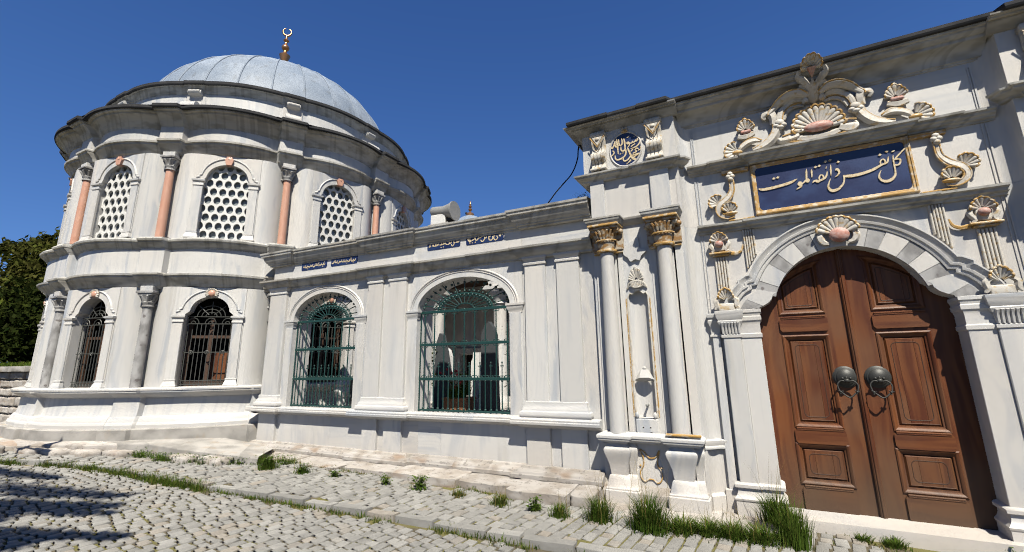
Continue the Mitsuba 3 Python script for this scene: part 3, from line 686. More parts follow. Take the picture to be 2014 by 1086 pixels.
def jamb_pilaster(s, z0, z1, cap, w=.145):
    x0, x1 = sorted((s * (.555 - w - .02), s * .545))
    m = Mesh().box(x0, x1, -RF - .022, -RF + .02, z0 + .10, cap, .004)
    return m, (x0, x1)
def jamb_cap(x0, x1, z):
    return Mesh().mould([(x0, -RF + .12), (x0, -RF - .022), (x1, -RF - .022), (x1, -RF + .02)], [(0.0, z - .02), (.014, z - .015), (.015, z + .005), (.006, z + .015), (.006, z + .05), (.03, z + .07), (.034, z + .10), (.02, z + .105), (.0, z + .11)])
def jamb_base(x0, x1, z):
    return Mesh().mould([(x0, -RF + .12), (x0, -RF - .022), (x1, -RF - .022), (x1, -RF + .02)], [(.035, z), (.036, z + .02), (.028, z + .03), (.022, z + .06), (.004, z + .105), (.012, z + .11), (.012, z + .13), (0, z + .135)])
def arch_line(spr, apx, hw):
    a = arc(0, spr + .07, hw - .03, apx - spr + .04, 172, 8, 28)
    ends = [(-hw - .06, spr + .06), (-hw + .005, spr + .085), (-hw + .0, spr + .115)]
    return ends + a + [(-x, z) for x, z in ends[::-1]]
for k in range(12):
    fresh('bay_panel', k, M_low, 'm_marble', 20); fresh('bay_panel', k, M_upp, 'm_marble', 20)
    for s in (-1, 1):
        for l in (0, 1): fresh('bay_strip', k, M_strip[s, l], 'm_marble', 50)
    if k not in VIS:
        if k in (4, 10): place('lattice_window', k, lattice_mesh, 'm_lattice', 20)
        place('upper_pane', k, lambda: Mesh().box(-.5, .5, -RF + .15, -RF + .17, 2.3, 3.95), 'm_glass', False)
        place('window_blind', k, lambda: Mesh().box(-.5, .5, -RF + .3, -RF + .32, -.35, 1.4), 'm_dark', False)  # near-black sheet stands in for the unlit room behind the opening
        continue
    place('lattice_window', k, lattice_mesh, 'm_lattice', 20)
    place('upper_pane', k, lambda: Mesh().box(-.5, .5, -RF + .15, -RF + .17, 2.3, 3.95), 'm_glass', False)
    for z0, z1, cap, kk in ((-.30, 1.4, .83, 'l'), (2.365, 3.9, 3.42, 'u')):
        for s in (-1, 1):
            m, (x0, x1) = jamb_pilaster(s, z0, z1, cap)
            fresh('window_jamb', k, m, 'm_marble', 20)
            fresh('jamb_capital', k, jamb_cap(x0, x1, cap), 'm_marble', 30, orient=1.0)
            fresh('jamb_base', k, jamb_base(x0, x1, z0), 'm_marble', 30, orient=1.0)
    for spr, apx, kk in ((.93, 1.285, 'l'), (3.50, 3.875, 'u')):
        c = arch_line(spr, apx, .46)
        fresh('arch_moulding', k, Mesh().relief(c, [(0.0, 0.0), (0.0, .016), (.010, .02), (.026, 0.0)], y0=-RF), 'm_marble', 40)
    # pink keystones: lower ones with a shell, upper ones smaller
    m = Mesh().ball((0, -RF - .012, 1.345), (.062, .040, .062), 2)
    put(B + '__keystone', m, 'm_pink', None, 50, to_world=bay_frame(BAYA[k]))
    sh = Mesh()
    for a in np.linspace(-30, 210, 13):
        ca_, sa_ = math.cos(math.radians(a)), math.sin(math.radians(a))
        sh.tube([(.05 * ca_, -RF - .012, 1.345 + .05 * sa_), (.085 * ca_, -RF - .028, 1.345 + .085 * sa_), (.104 * ca_, -RF - .012, 1.345 + .104 * sa_)], [.013, .016, .010], 6)
    fresh('keystone_shell', k, sh, 'm_ivory', 50)
    m = Mesh().prism(Polygon([(-.045, 3.86), (.045, 3.86), (.075, 3.96), (.05, 4.01), (-.05, 4.01), (-.075, 3.96)]), -RF - .045, -RF + .05)
    for a in (60, 90, 120): m.tube([(.02 * math.cos(math.radians(a)), -RF - .04, 3.97), (.075 * math.cos(math.radians(a)), -RF - .03, 3.985 + .05)], [.016, .01], 6)
    put(B + '__keystone', m, 'm_pink', None, 40, to_world=bay_frame(BAYA[k]))
    # lower window: wooden casement behind an iron grille
    put(B + '__casement', Mesh().box(-.37, -.31, -RF + .26, -RF + .30, -.30, .95).box(.31, .37, -RF + .26, -RF + .30, -.30, .95).box(-.03, .03, -RF + .26, -RF + .30, -.30, .95).box(-.31, .31, -RF + .262, -RF + .298, .55, .60).box(-.31, .31, -RF + .262, -RF + .298, -.30, -.22), 'm_brown', None, False, to_world=bay_frame(BAYA[k]))
    g = keyname(B + '__window_grille')
    yb = -RF + .13
    def bar(name, pts, r=.0075): put(g + '__' + name, Mesh().tube([(x, yb, z) for x, z in pts], r, 5), 'm_black_iron', None, 40, to_world=bay_frame(BAYA[k]))
    hw = .37
    for z in (.93, .80, .29, -.20, -.265): bar('rail', [(-hw, z), (hw, z)], .0085)
    for i in range(11):
        x = -hw + .03 + (2 * hw - .06) * i / 10
        bar('bar', [(x, -.285), (x, .80 if i not in (1, 5, 9) else .70)])
    for cx_ in (-.272, 0, .272):
        bar('arch_bar', arc(cx_, .80, .088, .105, 180, 0, 14)); bar('arch_bar', arc(cx_, .80, .036, .05, 180, 0, 10))
    for r in (.09, .155, .225): bar('fan_arc', arc(0, .93, r, r * .9, 180, 0, 20), .008)
    for a in (45, 90, 135): bar('fan_ray', [(.06 * math.cos(math.radians(a)), .93 + .05 * math.sin(math.radians(a))), (.30 * math.cos(math.radians(a)), .93 + .28 * math.sin(math.radians(a)))], .008)
    ro = Mesh()
    for cx_ in (-.25, 0, .25):
        ro.tube([(cx_ + .03 * math.cos(t), yb - .01, .29 + .03 * math.sin(t)) for t in np.linspace(0, 2 * np.pi, 13)], .008, 5).ball((cx_, yb - .01, .29), .016, 1)
    for i in range(11):
        x = -hw + .03 + (2 * hw - .06) * (i + .5) / 10
        ro.tube([(x - .03, yb, -.285), (x, yb, -.22), (x + .03, yb, -.285)], .007, 5)
    put(g + '__rosette', ro, 'm_black_iron', None, 40, to_world=bay_frame(BAYA[k]), kind='stuff')
# an added near-black cylinder stands in for the unlit rooms; a reddish wooden screen stands behind the right hand one
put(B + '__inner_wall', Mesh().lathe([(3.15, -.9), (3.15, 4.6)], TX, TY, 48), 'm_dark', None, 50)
put(B + '__wooden_screen', Mesh().box(-.05, .36, -3.55, -3.5, -.32, .30).box(.02, .30, -3.58, -3.55, -.2, .24), 'm_wood', None, False, to_world=bay_frame(BAYA[1]), label='reddish brown wooden screen just inside the lower window')
put(B + '__wooden_screen', Mesh().box(.1, .36, -3.55, -3.5, -.32, .2), 'm_wood', None, False, to_world=bay_frame(BAYA[0]))
# columns -----------------------------------------------------------------
def capital(zb, zt, r, Rc=3.95):
    h = zt - zb
    m = Mesh().lathe([(r * 1.22, zb), (r * 1.25, zb + h * .06), (r * 1.05, zb + h * .10), (r * 1.1, zb + h * .18), (r * 1.3, zb + h * .26), (r * 1.28, zb + h * .32), (r * 1.12, zb + h * .36), (r * 1.3, zb + h * .55), (r * 1.75, zb + h * .74)], 0, -Rc, 18)
    for a in range(8):
        t = math.radians(a * 45 + 22)
        m.tube([(r * 1.1 * math.cos(t), -Rc + r * 1.1 * math.sin(t), zb + h * .34), (r * 1.5 * math.cos(t), -Rc + r * 1.5 * math.sin(t), zb + h * .62), (r * 1.85 * math.cos(t), -Rc + r * 1.85 * math.sin(t), zb + h * .70)], [.018, .024, .014], 6)
    q = r * 1.75
    m.box(-q * .92, q * .92, -Rc - q * .92, -Rc + q * .92, zb + h * .72, zb + h * .84, .006).box(-q * 1.08, q * 1.08, -Rc - q * 1.08, -Rc + q * 1.08, zb + h * .84, zt, .006)
    return m
def ring_line(z):
    m = Mesh()
    for s in (-1, 1):
        m.box(min(s * .08, s * .30), max(s * .08, s * .30), -3.90, -3.6, z, z + .022, .004)
    return m
s1 = s2 = s3 = s4 = None
for k in range(12):
    fr = bay_frame(COLA[k])
    up = k
    kcol = put(B + '__lower_column', Mesh().lathe([(.080, -.31), (.080, -.1), (.078, .5), (.072, 1.10)], 0, -3.95, 20), 'm_grey', None, 50, to_world=fr)
    if k in (0, 1, 2, 3, 11):
        put(kcol + '__capital', capital(1.09, 1.37, .078), 'm_grey', None, 40, to_world=fr)
        put(kcol + '__block', Mesh().box(-.11, .11, -4.06, -3.75, 1.37, 1.46, .006), 'm_marble', None, 20, to_world=fr)
    kcol = put(B + '__upper_column', Mesh().lathe([(.074, 2.345), (.074, 2.5), (.072, 3.2), (.067, 3.72)], 0, -3.95, 20), 'm_pink', None, 50, to_world=fr)
    if k in (0, 1, 2, 3, 11):
        put(kcol + '__capital', capital(3.71, 3.98, .073), 'm_grey', None, 40, to_world=fr)
        put(kcol + '__block', Mesh().box(-.115, .115, -4.06, -3.75, 3.98, 4.06, .006), 'm_marble', None, 20, to_world=fr)
        put(B + '__band', ring_line(1.12), 'm_marble', None, 20, to_world=fr)
        put(B + '__band', ring_line(3.74), 'm_marble', None, 20, to_world=fr)

# ================================================================ the monumental gate
G = 'marble_gateway'
labels[G] = {'label': 'tall white marble gate with gilded carving around a pair of brown wooden doors', 'category': 'gateway'}
UC = -0.135                                   # the gate's axis
ZG = -1.66
mir = lambda u: 2 * UC - u
# door opening and its arch -------------------------------------------------
AR, AZ = 0.70, 0.52
def intrados():
    L = [(-1.012, ZG), (-1.012, .56), (-1.005, .585), (-.985, .605), (-.935, .625), (-.885, .655), (-.850, .695), (-.838, .735), (-.822, .742), (-.815, .757), (-.795, .762)]
    A = [(UC + AR * math.cos(t), AZ + AR * math.sin(t)) for t in np.radians(np.linspace(159, 21, 44))]
    return L + A + [(mir(u), z) for u, z in L[::-1]]
DOOR = Polygon(intrados())
wall = sbox(-1.68, ZG, mir(-1.68), 3.34).difference(DOOR)
for a, b, z0, z1 in [(-1.68, mir(-1.68), 2.44, 3.34), (-1.68, -.90, 1.64, 2.44), (-.90, mir(-.90), 1.64, 2.44), (mir(-.90), mir(-1.68), 1.64, 2.44), (-1.68, UC, ZG, 1.64), (UC, mir(-1.68), ZG, 1.64)]:
    put(G + '__wall_slab', Mesh().prism(wall.intersection(sbox(a + .001, z0 + .001, b - .001, z1 - .001)), 0, .45), 'm_marble', GATE, 20, orient=1.0 if z0 > 2.4 else 0.0)
# striped arch stones
bounds = [16, 27.5, 38, 48, 61.8, 72, 83.5, 97, 106.5, 118, 131, 140, 154.5, 164]
for i, (a0, a1) in enumerate(zip(bounds[:-1], bounds[1:])):
    ts = np.radians(np.linspace(a0 + .18, a1 - .18, 8))
    r1 = 0.905
    p = Polygon([(UC + AR * .998 * math.cos(t), AZ + AR * .998 * math.sin(t)) for t in ts] + [(UC + r1 * math.cos(t), AZ + r1 * math.sin(t)) for t in ts[::-1]])
    put(G + '__arch_stone', Mesh().prism(p, -.016 - .004 * (i % 2), .02), 'm_grey' if i in (0, 2, 4, 8, 10, 12) else 'm_marble', GATE, 20)
def flare(side, part):
    # the two stones of each springing, under the small step of the arch
    e = [(-1.0, .57), (-.985, .605), (-.935, .625), (-.885, .655), (-.850, .695), (-.838, .735), (-.80, .762)]
    o = [(-1.20, .575), (-1.15, .66), (-1.08, .74), (-1.01, .79), (-.985, .81)]
    poly = Polygon(e + o[::-1]).buffer(0)
    cut = LineString([(-1.14, .72), (-.93, .61)])
    half = Polygon([(-1.3, .5), (-.9, .5), (-.92, .60), (-1.13, .715), (-1.3, .80)])
    p = poly.intersection(half) if part == 0 else poly.difference(half.buffer(.002))
    if side > 0: p = aff.scale(p, -1, 1, origin=(UC, 0))
    return p
for sd in (-1, 1):
    for part in (0, 1):
        put(G + '__arch_stone', Mesh().prism(flare(sd, part), -.015 - .003 * part, .02), 'm_grey' if part == 0 else 'm_marble', GATE, 20)
# archivolt
outer = [(-1.30, .565), (-1.262, .66), (-1.205, .75), (-1.14, .82), (-1.085, .85), (-1.09, .885), (-1.065, .90)] + [(UC + .955 * math.cos(t), AZ + .955 * math.sin(t)) for t in np.radians(np.linspace(156, 24, 44))]
outer = outer + [(mir(u), z) for u, z in outer[:7][::-1]]
prof = [(-.045, 0.0), (-.045, .028), (-.030, .034), (-.026, .026), (-.008, .030), (-.004, .046), (.018, .052), (.022, .044), (.05, .056), (.072, .075), (.085, .075), (.088, 0.0)]
put(G + '__archivolt', Mesh().relief(outer, prof), 'm_marble', GATE, 35)
# keystone shell -------------------------------------------------------------
def shell(c, R, a0, a1, n, y, depth, boss=None, squash=1.0, rim=.012, tilt=0.0, scal=.07):
    """a ribbed scallop seen from the front: returns (body, gilded rim)"""
    nt, nr = n * 8 + 1, 9
    t = np.linspace(0, 1, nt)
    ang = np.radians(a0 + (a1 - a0) * t)
    lobes = np.abs(np.sin(np.pi * n * t)) ** .7
    R = R * np.ones(nt) if np.isscalar(R) else np.interp(t, np.linspace(0, 1, len(R)), R)
    edge = R * (1 - scal + scal * lobes)
    rr = np.linspace(.22, 1, nr)
    V = []
    for j in range(nr):
        r = edge * rr[j]
        h = depth * (.30 + .70 * rr[j] ** 1.5) + depth * .34 * (lobes - .5) * rr[j]
        if j == nr - 1: h = h * .80
        V.append(np.stack([c[0] + r * np.cos(ang), y - h - tilt * (r * np.sin(ang)), c[1] + squash * r * np.sin(ang)], 1))
    V.append(np.stack([c[0] + edge * np.cos(ang), np.full(nt, y + .01) - tilt * edge * np.sin(ang), c[1] + squash * edge * np.sin(ang)], 1))
    v = np.vstack(V)
    f = [[j * nt + i, j * nt + i + 1, (j + 1) * nt + i + 1, (j + 1) * nt + i] for j in range(nr) for i in range(nt - 1)]
    m = Mesh().add(v, f)
    # closing faces at both ends
    for i in (0, nt - 1):
        base = len(v)
        fan = [j * nt + i for j in range(nr + 1)]
        m.f[-1] = np.vstack([m.f[-1], [[fan[0], fan[j], fan[j + 1]] for j in range(1, nr)]])
    e = V[nr - 1].copy(); e[:, 1] -= rim * .3
    g = Mesh().tube(e, rim, 6)
    return m, g
def ornament(name, bodies, rims=(), bosses=(), label=None, both=False, boss_mat='m_rose', frame=GATE, c=UC, place_='left'):
    for side in ((0, 1) if both else (0,)):
        f = (lambda m: mirrored(m, c)) if side else (lambda m: m)
        b = Mesh()
        for x in bodies: b.join(x)
        kw = {}
        if label: kw['label'] = label.replace('{side}', 'right' if side else 'left')
        key = put(name, f(b), 'm_ivory', frame, 50, **kw)
        if rims:
            g = Mesh()
            for x in rims: g.join(x)
            put(key + '__gilding', f(g), 'm_gold', frame, 50)
        for x in bosses: put(key + '__boss', f(x), boss_mat, frame, 60)
def scroll(pts, rad, y, n=8, dy=0.0, groove=True):
    c = bez(*pts, n=10)
    r = np.interp(np.linspace(0, 1, len(c)), np.linspace(0, 1, len(rad)), rad)
    p = [(a, y - dy, b) for a, b in c]
    return Mesh().tube(p, r, 16, .8, ridge=.13, lobes=5)
def edge_line(pts, off, r, y, rad=None):
    c = bez(*pts, n=10)
    d = np.gradient(c, axis=0); d /= np.linalg.norm(d, axis=1, keepdims=True)
    o = np.interp(np.linspace(0, 1, len(c)), np.linspace(0, 1, len(off)), off)
    q = c + np.stack([-d[:, 1], d[:, 0]], 1) * o[:, None]
    return Mesh().tube([(a, y, b) for a, b in q], r, 6)
b, g = shell((UC, 1.34), .205, 12, 168, 9, -.05, .05, rim=.012, scal=.06)
sides = [scroll([(UC + s * .14, 1.40), (UC + s * .165, 1.33), (UC + s * .14, 1.27), (UC + s * .09, 1.25)], [.02, .035, .03, .016], -.05) for s in (-1, 1)]
ornament(G + '__keystone_shell', [b] + sides, [g], [Mesh().ball((UC + .01, -.075, 1.335), (.095, .055, .082), 3)], label='scallop shell with pink boss at the top of the door arch')
# doors ------------------------------------------------------------------------
DY = .185
def leaf(side):
    d = keyname(G + '__door_leaf')
    labels[d] = {'label': 'left brown panelled door leaf' if side < 0 else 'right brown panelled door leaf'}
    x0, x1 = (-1.03, UC - .028) if side < 0 else (UC + .028 - 2 * 0, mir(-1.03))
    X = (lambda u: u) if side < 0 else mir
    top = Polygon([(x0, -1.575), (x1, -1.575), (x1, 1.30), (x0, 1.30)])
    cx = (-.805 - .335) / 2
    P_ = [(-.775, -.365, .535, 1.02), (-.775, -.365, -.700, .258), (-.795, -.345, -1.285, -.905)]
    holes = []
    for i, (a, b_, z0, z1) in enumerate(P_):
        q = sbox(a, z0, b_, z1)
        if i == 0: q = Polygon([(a, z0), (b_, z0), (b_, 1.06)] + arc(UC, AZ, .80 * AR / .7, .60, 105, 146, 12) + [(a, .86)])
        if side > 0: q = aff.scale(q, -1, 1, origin=(UC, 0))
        holes.append(q)
    m = Mesh().prism(top.difference(unary_union(holes)), DY, DY + .055)
    put(d + '__frame', m, 'm_wood', GATE, 20)
    for i, q in enumerate(holes):
        x0_, z0_, x1_, z1_ = q.bounds
        # sunk planks
        for kk in range(3):
            a, b_ = x0_ - .01 + (x1_ - x0_ + .02) * kk / 3, x0_ - .01 + (x1_ - x0_ + .02) * (kk + 1) / 3
            pl = q.buffer(.008).intersection(sbox(a + .0012, -5, b_ - .0012, 5))
            put(d + '__plank', Mesh().prism(pl, DY + .030, DY + .05), 'm_wood', GATE, 20)
            # the raised field in the middle, bevelled, cut by the same joints
            fld = q.buffer(-.055, join_style=2).intersection(sbox(a + .0012, -5, b_ - .0012, 5))
            if fld.area > 0 and fld.geom_type == 'Polygon':
                put(d + '__field_plank', Mesh().prism(fld, DY + .012, DY + .032), 'm_wood', GATE, 20)
        ring_ = np.array(q.exterior.coords)[:-1]
        if Polygon(ring_).exterior.is_ccw: ring_ = ring_[::-1]
        pr_ = [(0.022, 0.0), (.022, .010), (.010, .016), (.0, .012), (-.012, .004), (-.020, -.008), (-.032, -.012), (-.034, -.024)]
        put(d + '__panel_moulding', Mesh().relief(ring_, pr_, closed=True, y0=DY), 'm_wood', GATE, 30)
        bev = q.buffer(-.040, join_style=2)
        if bev.area > 0:
            rb = np.array(bev.exterior.coords)[:-1]
            if Polygon(rb).exterior.is_ccw: rb = rb[::-1]
            put(d + '__field_bevel', Mesh().relief(rb, [(.002, -.030), (-.016, -.010), (-.020, -.0115)], closed=True, y0=DY), 'm_wood', GATE, 20)
        # thin inlaid line, rounded at the corners
        il = q.buffer(-.135, join_style=2).buffer(.045) if i else q.buffer(-.10).buffer(.02)
        if il.area > 0: put(d + '__inlay_line', Mesh().tube([(a, DY + .0115, b_) for a, b_ in np.array(il.exterior.coords)[:-1]], .004, 5, closed=True), 'm_brown', GATE, 40)
    # raised cross rails with moulded ends
    for z0, z1 in ((.318, .488), (-.888, -.722), (-1.57, -1.312)):
        a, b_ = sorted((X(-.805), X(-.335)))
        pts = [(a + .02, z0), (a, z0 + .03), (a, z1 - .035), (a + .03, z1), (b_ - .03, z1), (b_, z1 - .035), (b_, z0 + .03), (b_ - .02, z0)]
        put(d + '__cross_rail', Mesh().prism(Polygon(pts), DY - .022, DY + .01), 'm_wood', GATE, 20, orient=1.0)
        for dz, o in ((z1 - .004, .032), (z1 - .020, .028)):
            put(d + '__rail_bead', Mesh().box(a + .02, b_ - .02, DY - o, DY, dz - .008, dz + .006, .003), 'm_wood', GATE, 20, orient=1.0)
    return d
dl, drr = leaf(-1), leaf(1)
put(dl + '__meeting_stile', Mesh().box(UC - .031, UC + .027, DY - .035, DY + .05, -1.573, 1.28, .010).box(UC - .012, UC + .008, DY - .048, DY - .03, -1.573, 1.28, .006), 'm_wood', GATE, 20)
for d, uk in ((dl, -.262), (drr, .022)):
    zk = -.185
    prof_ = [(.115, 0), (.115, -.012), (.098, -.020), (.100, -.030), (.082, -.036), (.080, -.046), (.055, -.062), (.030, -.070), (0.0, -.072)]
    v, f = Mesh().lathe([(r, -h) for r, h in prof_], 0, 0, 28).get()
    m = Mesh().add(np.stack([uk + v[:, 0], DY + .0 - v[:, 2], zk + v[:, 1]], 1), f)
    k = put(d + '__knocker', m, 'm_bronze', GATE, 40, label='round dark bronze knocker plate with hanging ring')
    q = Mesh()
    for du in (-.035, 0, .035): q.ball((uk + du, DY - .08, zk - .012 + (.008 if du == 0 else 0)), .014, 1)
    q.ball((uk, DY - .075, zk - .035), (.03, .03, .025), 2)
    cr_ = bez((uk - .006, zk - .05), (uk - .05, zk - .035), (uk - .088, zk - .075), (uk - .080, zk - .135), (uk - .055, zk - .165), (uk, zk - .205), (uk + .055, zk - .165), (uk + .080, zk - .135), (uk + .088, zk - .075), (uk + .05, zk - .035), (uk + .006, zk - .05), n=8)
    yy = DY - .085 - .03 * np.clip((zk - .04 - cr_[:, 1]) / .16, 0, 1)
    q.tube([(a, y, b_) for (a, b_), y in zip(cr_, yy)], .0075, 8)
    for s in (-1, 1):
        q.ball((uk + s * .072, DY - .112, zk - .150), .013, 1)
        for a in (20, 140, 260): q.ball((uk + s * .072 + .020 * math.cos(math.radians(a)), DY - .112, zk - .150 + .020 * math.sin(math.radians(a))), .0075, 1)
    put(d + '__knocker_ring', q, 'm_bronze', GATE, 50)
put(G + '__threshold', rough_block(-1.10, mir(-1.10), -.22, .5, -1.75, -1.555, 77, .010, .0), 'm_marble', GATE, 40, orient=1.0)
put(G + '__dark_passage', Mesh().box(-1.2, mir(-1.2), .30, .34, -1.6, 1.4), 'm_dark', GATE, False)  # near-black sheet painted for the unlit passage behind the doors
# jambs -------------------------------------------------------------------------
def gp(name, m, mat, smooth=30, both=True, **kw):
    k = put(G + '__' + name, m, mat, GATE, smooth, **kw)
    if both: put(G + '__' + name, mirrored(m, UC), mat, GATE, smooth, **kw)
    return k
gp('jamb_shaft', Mesh().box(-1.40, -1.215, -.105, .02, -1.33, .27, .006), 'm_marble', 20)
gp('jamb_shaft', Mesh().box(-1.215, -1.008, -.08, .20, -1.33, .27, .004), 'm_marble', 20)
gp('jamb_shaft', Mesh().box(-1.52, -1.435, -.05, .02, -1.60, .29, .004), 'm_marble', 20)
cap_prof = [(0.0, .255), (.012, .262), (.014, .30), (.002, .312), (.002, .41), (.010, .44), (.022, .455), (.024, .495), (.014, .505), (.020, .535), (.030, .545), (.030, .578), (0.0, .585)]
gp('jamb_capital', Mesh().mould([(-1.215, -.08), (-1.008, -.08), (-1.008, .2)], cap_prof), 'm_marble', 30, orient=1.0)
flutes = Mesh().mould([(-1.405, 0.0), (-1.405, -.105), (-1.215, -.105), (-1.215, 0.0)], [(-.002, .262), (.012, .268), (.014, .296), (0.0, .305), (.012, .40), (.035, .44), (.037, .455), (.03, .465), (.046, .50), (.05, .535), (.056, .545), (.056, .575), (0, .585)])
for i in range(6):
    u = -1.395 + .17 * i / 5
    flutes.tube([(u, -.112, .31), (u, -.120, .39), (u, -.142, .44)], [.012, .014, .017], 6)
gp('fluted_capital', flutes, 'm_marble', 40, orient=1.0)
gp('jamb_capital', Mesh().mould([(-1.53, 0.0), (-1.53, -.05), (-1.43, -.05), (-1.43, 0.0)], [(0.0, .28), (.012, .285), (.012, .305), (0.0, .312), (.004, .40), (.022, .45), (.024, .475), (.012, .485), (.028, .51), (.03, .55), (0.0, .56)]), 'm_marble', 30, orient=1.0)
bp = [(.03, -1.63), (.03, -1.475), (.038, -1.465), (.042, -1.445), (.03, -1.43), (.018, -1.415), (.006, -1.385), (.006, -1.345), (.03, -1.335), (.032, -1.305), (.02, -1.295), (0, -1.285)]
gp('jamb_base', Mesh().mould([(-1.425, .0), (-1.425, -.105), (-1.215, -.105), (-1.215, -.085), (-1.002, -.085), (-1.002, .2)], bp), 'm_marble', 35, orient=1.0)
gp('plinth_block', Mesh().box(-1.56, -1.43, -.07, .02, -1.62, -1.38, .006), 'm_marble', 20)
# string courses and tablet -------------------------------------------------------
s_prof = [(0.0, 2.335), (.02, 2.34), (.024, 2.36), (.05, 2.37), (.055, 2.385), (.085, 2.40), (.09, 2.42), (.115, 2.43), (.12, 2.452), (0.0, 2.475)]
gp('string_course', Mesh().mould([(-1.60, 0), (-1.235, 0), (-1.235, -.03), (-.90, -.03)], s_prof), 'm_weather', 25, orient=1.0)
put(G + '__string_course', Mesh().mould([(-.90, -.035), (-.87, -.035), (-.87, -.065), (mir(-.87), -.065), (mir(-.87), -.035), (mir(-.9), -.035)], [(o, z + .01) for o, z in s_prof]), 'm_weather', GATE, 25, orient=1.0)
gp('string_fillet', Mesh().box(-1.21, -.905, -.055, 0, 2.285, 2.335, .006).box(-1.20, -.905, -.065, 0, 2.31, 2.325, .003), 'm_gold', 20)
t_prof = [(0.0, 1.545), (.03, 1.55), (.034, 1.575), (.07, 1.585), (.075, 1.615), (.105, 1.625), (.11, 1.648), (0.0, 1.672)]
gp('string_course', Mesh().mould([(-1.55, 0), (-.93, 0), (-.93, -.03), (UC, -.03)], t_prof), 'm_weather', 25, orient=1.0)
gp('string_fillet', Mesh().box(-1.19, -.905, -.05, 0, 1.672, 1.69, .004), 'm_gold', 20)
tab = put(G + '__inscription_tablet', Mesh().prism(sbox(-.84, 1.75, .585, 2.30), -.022, .02), 'm_blue', GATE, 20, label='large dark blue inscription tablet in a gilded frame above the door')
rect = [(-.868, 1.722), (-.868, 2.318), (.615, 2.318), (.615, 1.722)]
fr_ = Mesh().relief(rect, [(.022, 0.0), (.022, .035), (.014, .045), (.002, .045), (-.004, .036), (-.020, .034), (-.028, .024), (-.030, 0.0)], closed=True)
put(tab + '__frame', fr_, 'm_gold', GATE, 30)
cq = Mesh()
for cx_, cz_, sx, sz in ((-.84, 2.295, 1, -1), (.588, 2.295, -1, -1), (-.84, 1.748, 1, 1), (.588, 1.748, -1, 1)):
    r = .05
    pts = [(cx_, cz_), (cx_ + sx * r, cz_)] + [(cx_ + sx * r - sx * r * math.sin(t), cz_ + sz * r - sz * r * math.cos(t)) for t in np.linspace(0, np.pi / 2, 8)] + [(cx_, cz_ + sz * r)]
    cq.prism(Polygon(pts).buffer(0), -.030, 0)
put(tab + '__corner', cq, 'm_gold', GATE, 20)
